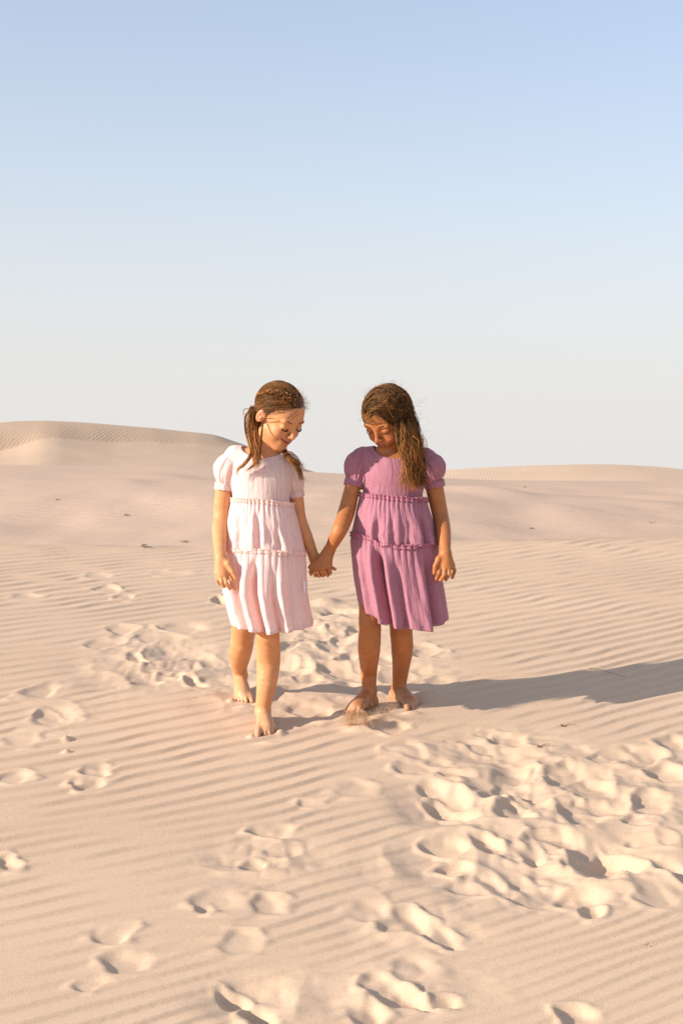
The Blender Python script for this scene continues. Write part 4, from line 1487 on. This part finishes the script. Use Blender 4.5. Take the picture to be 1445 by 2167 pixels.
def make_B():
    tB = [EL(W(832, 1010, YB), (.102, .069, .105)), EL(W(832, 1085, YB), (.096, .070, .100)), EL(W(838, 1165, YB + .01), (.108, .082, .085)),
          RC(W(768, 972, YB + .01), W(900, 974, YB + .01), .035, .035)]
    neck = RC(W(838, 970, YB + .015), fB.w(0, -.018, -.055), .038, .036)
    Yh2 = 4.290
    armR = chain([W(764, 980, YB + .005), W(745, 1035, YB - .01), W(733, 1083, YB - .02), W(719, 1120, YB - .09), W(698, 1162, Yh2 + .012)], [.033, .0268, .0285, .0265, .0178])
    armL = chain([W(908, 982, YB + .01), W(921, 1040, YB + .015), W(931, 1088, YB + .015), W(938, 1125, YB - .03), W(942, 1168, YB - .085)], [.033, .0300, .0275, .0255, .0182])
    Yh = YB - .095
    kn = handpts([(932, 1196, -.002), (941, 1201, -.008), (950, 1201, -.006), (957, 1195, .004)], Yh)
    fing = [handpts([(932, 1196, -.002), (929, 1212, -.012), (923, 1226, -.004)], Yh), handpts([(941, 1201, -.008), (940, 1217, -.020), (932, 1228, -.010)], Yh),
            handpts([(950, 1201, -.006), (950, 1216, -.016), (943, 1227, -.006)], Yh), handpts([(957, 1195, .004), (962, 1208, -.002), (957, 1223, .004)], Yh)]
    thumb = handpts([(928, 1183, -.006), (921, 1198, -.012), (919, 1213, -.010)], Yh)
    handL = hand(W(942, 1170, YB - .087), .018, kn, fing, thumb, fr=.0078)
    # right hand on top of the held pair, fingers wrap under and behind
    Yg = Yh2
    kn2 = handpts([(697, 1198, -.006), (683, 1203, -.010), (669, 1203, -.008), (658, 1200, -.002)], Yg)
    fing2 = [handpts([(697, 1198, -.006), (699, 1212, -.004), (693, 1218, .016), (684, 1212, .05)], Yg), handpts([(683, 1203, -.006), (685, 1214, .002), (682, 1219, .02), (676, 1208, .06)], Yg),
             handpts([(669, 1203, -.006), (671, 1216, .004), (668, 1219, .022), (664, 1207, .06)], Yg), handpts([(658, 1200, -.002), (657, 1212, .008), (658, 1216, .024), (657, 1204, .055)], Yg)]
    thumb2 = handpts([(690, 1186, .008), (676, 1190, .018), (664, 1194, .022)], Yg)
    handR = hand(W(697, 1164, Yh2 + .012), .0175, kn2, fing2, thumb2, fr=.0066)
    # front (right) foot swinging forward through the sand, toes raised
    g0 = gpt(768, 1512)
    Yf = g0[1]
    ank = W(781, 1462, Yf + .075)
    tips = [W(759, 1507, Yf - .045), W(749, 1505, Yf - .043), W(742, 1505, Yf - .036), W(736, 1506, Yf - .028), W(731, 1507, Yf - .018)]
    heel = W(786, 1486, Yf + .10)
    footR = foot(ank, .0250, heel, tips)
    legR = chain([W(803, 1200, YB), W(783, 1308, YB - .035), W(783, 1330, YB - .035), W(781, 1372, YB - .01), W(780.5, 1415, ank[1] - .005), W(781, 1448, ank[1]), ank], [.066, .0385, .0370, .0380, .0300, .0250, .0250], .015)
    # back (left) foot turned outward, sunk in the sand
    tb = [gpt(862, 1502, .001), gpt(873, 1500, .000), gpt(880, 1497, -.001), gpt(886, 1494, -.002), gpt(891, 1490, -.003)]
    Yb = np.mean([p[1] for p in tb])
    ank2 = W(844, 1455, Yb + .085)
    heel2 = arr(ank2[0] - .012, ank2[1] + .025, ank2[2] - .034)
    footL = foot(ank2, .0245, heel2, tb)
    legL = chain([W(858, 1200, YB + .03), W(849, 1328, YB + .03), W(849.5, 1345, YB + .04), W(851, 1375, YB + .10), W(848, 1415, Yb + .06), ank2], [.066, .0400, .0385, .0380, .0300, .0240], .015)
    base = arr(W(815, 1500, YB)[0], YB, gz(W(815, 1500, YB)[0], YB))
    zz = lambda y, Y=YB: W(0, y, Y)[2]
    D = sil([1040, 1047, 1070, 1100, 1130, 1147, 1180, 1220, 1260, 1300, 1330], [764, 762, 756, 750, 743, 741, 744, 749, 756, 763, 768], [899, 901, 906, 916, 923, 927, 930, 936, 942, 947, 950],
            [.082, .083, .092, .103, .111, .115, .122, .130, .137, .142, .145], YB)
    spec = dict(head=fB, ears=(-1,), lash=.6, seed=5, smile=False, torso=tB, neck=neck, arms=[armR, armL], legs=[legR, legL], hands=[handL, handR], feet=[footR, footL],
                zones=[(zz(965), 2.0, .0026), (zz(1240), zz(1150), .0026), (-1.0, zz(1440), .0026)],
                skin=skinB, blush=(.46, .15, .07), scalp=(.022, .012, .007), lips=dict(w=.0175, up=.0005, col=(.38, .12, .08), open=False, **{'in': (.12, .03, .02)}),
                nails=[(W(959, 1222, Yh), .005), (W(923, 1226, Yh), .005)] + [(p + arr(0, -.006, .004), .007) for p in tips], knees=[(W(783, 1318, YB - .09), .028)], skin_mat=skin_material('skin_tan'), base=base,
                label='dark haired girl in mauve tiered dress, kicking up sand with one foot',
                neckcut=EL(W(832, 936, YB - .04), (.070, .105, .054)), waist_z=(zz(1046), zz(1058)), xw=(W(763, 0, YB)[0], W(900, 0, YB)[0]),
                bodice_box=((W(738, 0, YB)[0], YB - .12, zz(1085)), (W(928, 0, YB)[0], YB + .12, zz(935))),
                cloth=cloth_material('mauve_gauze', (.455, .200, .262), .18, 1.3), trim=cloth_material('mauve_trim', (.43, .165, .230), .12, 0.8), sil=D,
                seam1=lin((-1, 1046), (0, 1053), (1, 1058)), seam2=lin((-1, 1130), (-.62, 1134), (-.35, 1148), (0, 1153), (.6, 1152), (1, 1147)),
                hem=lin((-1, 1289), (-.8, 1294), (-.62, 1308), (-.3, 1318), (.1, 1322), (.5, 1326), (.75, 1318), (1, 1307)),
                val1=[(math.acos(-.42), .07, .018, .2, .9), (math.acos(.70), .08, .022, .1, .8), (math.acos(-.05), .07, .008, .1, .7), (math.acos(.35), .06, .007, .1, .7)],
                val2=[(math.acos(-.40), .085, .050, .0, .3), (math.acos(.66), .10, .026, .0, .5), (math.acos(-.02), .06, .010, .1, .5), (math.acos(-.75), .07, .009, .1, .6)],
                amps=(.011, .008, .010, .012),
                sleeves=[dict(S=W(772, 957, YB + .005), C=W(751, 1016, YB), prof=[(0, .026), (.12, .036), (.3, .0430), (.6, .0435), (.85, .0385), (1, .0310)], seed=71, out=(-1, 0, .3), sag=.009,
                              cuff=W(749.5, 1022, YB - .003), cax=W(742, 1050, YB - .01) - W(754, 1005, YB), cr=.0335, ch=.026),
                         dict(S=W(893, 962, YB + .005), C=W(919, 1018, YB + .01), prof=[(0, .026), (.12, .037), (.3, .0465), (.6, .0490), (.85, .0430), (1, .0330)], seed=81, out=(1, 0, .3), sag=.010,
                              cuff=W(919, 1024, YB + .012), cax=W(922, 1050, YB + .015) - W(914, 1005, YB + .01), cr=.0340, ch=.025)],
                browcol=(.030, .016, .010))
    root, dress, r, t2 = child(spec)
    # ---------------- hair: combed across the head and falling over one shoulder
    dark, light = arr(.016, .0075, .004), arr(.31, .135, .040)
    ctr = fB.wv(HC_C)

    def exit_pt(s, q):
        """where a lock leaves the head: s 0 (front edge) .. 1 (back edge)"""
        px = 833 + 50 * s
        return W(px + r.normal() * 2, 896 + 8 * q, YB - .098 + .13 * s ** 1.2 + .012 * q)
    P, M = [], 21
    d = unit(r.normal(size=(15000, 3)))
    p = on_scalp(d)
    d = d[scalp_mask(p)][:3400]
    for k in range(len(d)):
        p0 = on_scalp(d[k])
        w0 = fB.wv(p0)
        px0 = w0[0] / w0[1] * FPX + IW / 2
        side = np.clip((px0 - 775) / 105, 0, 1)
        back = np.clip((p0[1] * -1 + .03) / .11, 0, 1)
        s = np.clip(.10 + .62 * side * (.4 + .6 * back) + .30 * back + r.normal() * .10, 0, 1)
        q = r.uniform(-1, 1)
        e = exit_pt(s, q)
        de = fB.loc(e) - HC_C
        t = np.linspace(0, 1, 12)[:, None]
        lift = r.uniform(.001, .014) * np.sin(np.clip(t[:, 0] * 2 + .15, 0, 1.57))
        ke = np.sqrt(((de / HC_R) ** 2).sum())
        a = fB.wv(on_scalp(slerp(d[k][None], unit(de)[None], t), lift))
        lq = fB.loc(a)
        if ((lq[:, 1] > .035) & (lq[:, 0] < .036) & (lq[:, 2] < .060) & ~scalp_mask(lq)).any(): continue
        ex = np.maximum(0, ke - 1) * np.linalg.norm(de) / max(ke, .01)
        a = a + (e - a[-1])[None] * (t ** 2)
        sp = s + r.normal() * .06
        drop = [e, W(846 + 44 * sp + r.normal() * 2, 945, YB - .113 + .10 * s), W(858 + 36 * sp + r.normal() * 3, 978, YB - .118 + .06 * s), W(866 + 28 * sp + r.normal() * 6, 1008, YB - .115 + .03 * s), W(864 + 38 * sp + r.normal() * 9, 1036, YB - .112 + .03 * s)]
        L = r.uniform(.40, 1.0) if r.random() < .75 else r.uniform(.8, 1.0)
        full = np.vstack([a, catmull(drop, 30)[1:]])
        n_end = int(12 + 29 * L)
        full = full[:n_end]
        seg = np.concatenate([[0], np.cumsum(np.linalg.norm(np.diff(full, axis=0), axis=1))])
        tt = np.linspace(0, seg[-1], M)
        pp = np.stack([np.interp(tt, seg, full[:, i]) for i in range(3)], 1)
        ph = r.uniform(0, 6.3, 3)
        w_ = np.linspace(0, 1, M)[:, None]
        pp = pp + (.0012 + .0100 * w_ ** 1.5) * np.sin(w_ * (9 + 9 * r.random()) + ph)
        P.append(pp)
    # gather strands into locks
    Pa = np.stack(P)
    nl = 110
    lead = r.integers(0, len(Pa), nl)
    end = Pa[:, 14]
    dd = ((end[:, None] - end[lead][None]) ** 2).sum(2)
    own = lead[np.argmin(dd, 1)]
    wgt = (np.linspace(0, 1, M) ** 1.4 * .38)[None, :, None]
    offs = r.normal(size=(len(Pa), 1, 3)) * .0022
    Pa = Pa * (1 - wgt) + (Pa[own] + offs) * wgt
    # lock-wise tone
    lt = r.random(len(Pa)) ** 1.8
    lock_t = {int(a): r.random() ** 1.6 for a in np.unique(own)}
    tl = np.array([.5 * lt[i] + .5 * lock_t[int(own[i])] for i in range(len(Pa))])[:, None]
    tl = tl ** 1.4
    cols = dark * (1 - tl) + light * tl
    hair = strand_mesh('hair', list(Pa), [r.uniform(.0005, .00085) for _ in Pa], cols, HAIR_MAT, root)
    # loose wavy ends over the sleeve and chest
    ends = []
    for k in range(150):
        s = r.random()
        x0 = 846 + 42 * s
        ys = r.uniform(884, 975)
        q = (ys - 884) / 91
        c = [W(x0 + 4 * q, ys, YB - .108 + .10 * s - .012 * q), W(x0 + 8 * q + r.uniform(-4, 10), ys + 25, YB - .122 + .07 * s), W(x0 + 6 + r.uniform(-12, 16), ys + 55, YB - .126 + .04 * s),
             W(x0 + 8 + r.uniform(-20, 16), min(1044, ys + r.uniform(75, 120)), YB - .124 + .03 * s)]
        ends += bundle(c, 3, .0022, 16, r, curl=.0055, curl_n=r.uniform(.8, 2.0), spread_end=.003, lenjit=.3)
    strand_mesh('loose_lock', ends, [r.uniform(.0005, .0008) for _ in ends], hair_cols(len(ends), dark * 2.0, light * 1.7, r, 1.1), HAIR_MAT, hair)  # raised strand colours carry the sunlit glow of the ends
    # twisted front piece
    def sp(px, py, up):
        bY, bd = 4.35, 1e9
        for Y in np.linspace(4.2, 4.55, 280):
            q = fB.loc(W(px, py, Y))
            e = math.sqrt((((q - HC_C) / HC_R) ** 2).sum())
            if e < 1: bY = Y; break
            if e < bd: bd, bY = e, Y
        return fB.wv(on_scalp(fB.loc(W(px, py, bY)) - HC_C, up))
    tw = []
    for pth, n in (([(774, 874), (778, 858), (788, 847), (802, 842), (815, 848), (820, 862)], 3), ([(781, 880), (790, 868), (802, 862), (812, 856), (818, 846), (812, 836)], 3), ([(775, 862), (783, 843), (798, 832), (812, 838), (816, 852)], 2)):
        cp = catmull([sp(x, y, .006) for x, y in pth], 80)
        nr = unit(cp - ctr)
        bi = np.cross(unit(np.gradient(cp, axis=0)), nr)
        for k in range(n):
            th = np.linspace(0, 2.2, 80) * 2 * math.pi + k * 2 * math.pi / n
            c2 = cp + bi * (np.sin(th) * .004)[:, None] + nr * (np.cos(th) * .0025)[:, None]
            for q in range(26):
                o = r.normal(size=2) * .0016
                tw.append(c2[::3] + bi[::3] * o[0] + nr[::3] * o[1])
    tdirB = fB.loc(sp(806, 846, .004)) - HC_C
    def keepB(p):
        w_ = fB.wv(p)
        x_ = w_[..., 0] / w_[..., 1] * FPX + IW / 2
        return (x_ < 812) & (p[..., 1] > -.03)
    tw += scalp_strands(fB, 650, tdirB, r, off=(.001, .005), M=14, wav=.0003, keep=keepB)
    strand_mesh('hair_twist', tw, [r.uniform(.0005, .0008) for _ in tw], hair_cols(len(tw), dark * 1.3, light * 1.1, r, 1.5), HAIR_MAT, hair)
    fz = []
    for k in range(300):
        dv = unit(arr(r.uniform(-1, 1), r.uniform(-.6, 1), r.uniform(.1, 1)))
        p0 = fB.wv(on_scalp(dv, .002))
        n0 = unit(p0 - ctr)
        g = unit(n0 * .5 + arr(.9, 0, .15) + r.normal(size=3) * .4)
        L = r.uniform(.012, .05)
        fz.append(catmull([p0, p0 + g * L * .5 + n0 * .004, p0 + unit(g + r.normal(size=3) * .5) * L], 9))
    for k in range(34):
        y0 = r.uniform(840, 1000)
        p0 = W(876 + r.uniform(-4, 6), y0, YB + r.uniform(-.03, .02))
        fz.append(catmull([p0, p0 + arr(.02, 0, r.uniform(-.01, .02)), p0 + arr(r.uniform(.03, .06), 0, r.uniform(-.01, .03))], 9))
    STRAY = strand_mesh('stray_hair', fz, [r.uniform(.00014, .00024) for _ in fz], hair_cols(len(fz), light * .6, light * 1.3, r), HAIR_MAT, hair)
    STRAY['kind'] = 'stuff'
    return root


make_A()
make_B()

# ------------------------------------------------------------------ flying sand at the kicking foot
def build_spray():
    r = np.random.default_rng(12)
    pts, rad = [], []
    Yk = ghit(760, 1525)[1]
    for k in range(95):
        g = r.random()
        x0 = (734 + 14 * r.random()) if g < .45 else ((755 + 15 * r.random()) if g < .92 else 745 + 12 * r.random())
        y0 = 1502 + 8 * r.random()
        drop = (20 + 30 * r.random()) * (.55 if g >= .92 else 1)
        dx, fw = (x0 - 752) * .55 + r.normal() * 6, .012 + .035 * r.random()
        n = int(60 + 130 * r.random())
        wd = r.uniform(.6, 1.6)
        t = r.random(n) ** r.uniform(.6, 1.2)
        for q in t:
            p = W(x0 + dx * q + r.normal() * wd * (.6 + q), y0 + drop * (.25 * q + .75 * q * q) + r.normal() * 1.0, Yk - .050 - fw * q ** .7 + r.normal() * .003)
            gg = gz(p[0], p[1])
            if p[2] < gg: p[2] = gg + r.random() * .004
            pts.append(p)
            rad.append(r.uniform(.0004, .0010))
    for k in range(1500):
        t = r.random()
        p = W(782 + 60 * t + r.normal() * 5, 1528 - 30 * t ** .6 + r.normal() * 9, Yk - .03 + r.normal() * .03)
        if p[2] > gz(p[0], p[1]):
            pts.append(p); rad.append(r.uniform(.0005, .0013))
    for k in range(700):
        p = W(755 + r.normal() * 34, 1524 + r.normal() * 15, Yk - .05 + r.normal() * .04)
        if p[2] > gz(p[0], p[1]):
            pts.append(p); rad.append(r.uniform(.0005, .0010))
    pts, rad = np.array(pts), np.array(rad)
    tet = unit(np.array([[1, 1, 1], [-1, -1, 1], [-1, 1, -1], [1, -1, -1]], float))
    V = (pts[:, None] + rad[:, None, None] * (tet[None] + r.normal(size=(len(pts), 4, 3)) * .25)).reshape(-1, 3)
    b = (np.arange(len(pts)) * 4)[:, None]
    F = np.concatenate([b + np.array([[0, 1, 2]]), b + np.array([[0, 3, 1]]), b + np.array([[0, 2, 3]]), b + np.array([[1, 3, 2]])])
    m = cloth_material('loose_sand_grains', (.92, .70, .46), .5, 0.0)  # brighter than the dune sand: sunlit look put into the grain colour
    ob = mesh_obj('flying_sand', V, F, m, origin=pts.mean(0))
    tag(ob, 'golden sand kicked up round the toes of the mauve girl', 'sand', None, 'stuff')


build_spray()

# ------------------------------------------------------------------ twigs and dry tufts
TW = plain_material('dry_twig', (.20, .11, .05), .8)
DG = plain_material('dry_grass', (.46, .34, .22), .8)


def twig(pix, label, r0=.0016, head=True, group='dry twigs on the sand'):
    base = ghit(*pix[0])
    C = catmull([arr(*ghit(x, y)[:2], gz(*ghit(x, y)[:2]) + .002 + .004 * k) for k, (x, y) in enumerate(pix)], 16)
    v, fc = tubes(C[None], np.linspace(r0, r0 * .4, 16)[None], 5)
    V, F = [v], [fc]
    if head:
        q = catmull([C[0], C[0] + arr(-.006, 0, .004), C[0] + arr(-.010, .002, .001)], 8)
        v2, f2 = tubes(q[None], np.array([[.001, .0026, .0036, .004, .0036, .003, .002, .0008]]), 6)
        V.append(v2); F.append(f2 + len(v))
    ob = mesh_obj('twig', np.vstack(V), np.vstack(F), TW, origin=C[0])
    tag(ob, label, 'twig', group)


twig([(1192, 1537), (1205, 1536), (1219, 1540)], 'curled dry twig lying on sand just below the long shadow')
twig([(1142, 1584), (1152, 1582), (1165, 1583)], 'tiny brown twig above the trampled sand, the lower of the two')
twig([(1246, 1419), (1275, 1424), (1325, 1438)], 'thin pale straw lying across the long shadow', r0=.0013, head=False)
twig([(1364, 2003), (1368, 2004), (1373, 2003)], 'small dark twig on rippled sand near the lower right corner', r0=.0012, head=False)


def mid_hit(px, py):
    dep = bpy.context.evaluated_depsgraph_get()
    o = Vector((0, 0, ZC))
    d = Vector(W(px, py, 1.0)) - o
    ok, loc, *_ = SC.ray_cast(dep, o, d.normalized())
    return arr(*loc) if ok else W(px, py, 22)


def tuft(px, py, wpx, hpx, label, seed):
    r = np.random.default_rng(seed)
    b = mid_hit(px, py)
    m = b[1] / FPX
    P = []
    for k in range(26):
        o = b + arr(r.normal() * wpx * m * .25, r.normal() * wpx * m * .25, -.01)
        wpx = wpx * .985
        tip = o + arr(r.normal() * wpx * m * .35, r.normal() * wpx * m * .3, hpx * m * r.uniform(.3, .8))
        P.append(catmull([o, (o + tip) / 2 + arr(r.normal() * .01, 0, .02), tip], 6))
    v, fc = tubes(np.stack(P), np.tile(np.linspace(.004, .0015, 6), (len(P), 1)), 3)
    ob = mesh_obj('grass_tuft', v, fc, DG, origin=b)
    tag(ob, label, 'grass tuft', 'dry tufts on the far slope')


bpy.context.view_layer.update()
tuft(121, 1058, 9, 4, 'tiny dry tuft alone on the slope far to the left', 1)
tuft(266, 1091, 12, 6, 'small dry tuft on the slope midway to the pale pink girl', 2)
tuft(392, 1148, 16, 9, 'sparse dry tuft on the slope beside the arm of the pale pink girl', 3)
tuft(302, 1156, 8, 4, 'low dry tuft just above the near crest', 4)
tuft(1110, 1031, 10, 4, 'tiny tuft at the foot of the low right dune', 5)
tuft(1124, 1119, 9, 5, 'small tuft on the slope right of the mauve girl', 6)
tuft(1380, 1106, 9, 5, 'dark little tuft on the slope near the right edge', 7)

for o in list(bpy.data.objects):
    if '_org' in o: del o['_org']
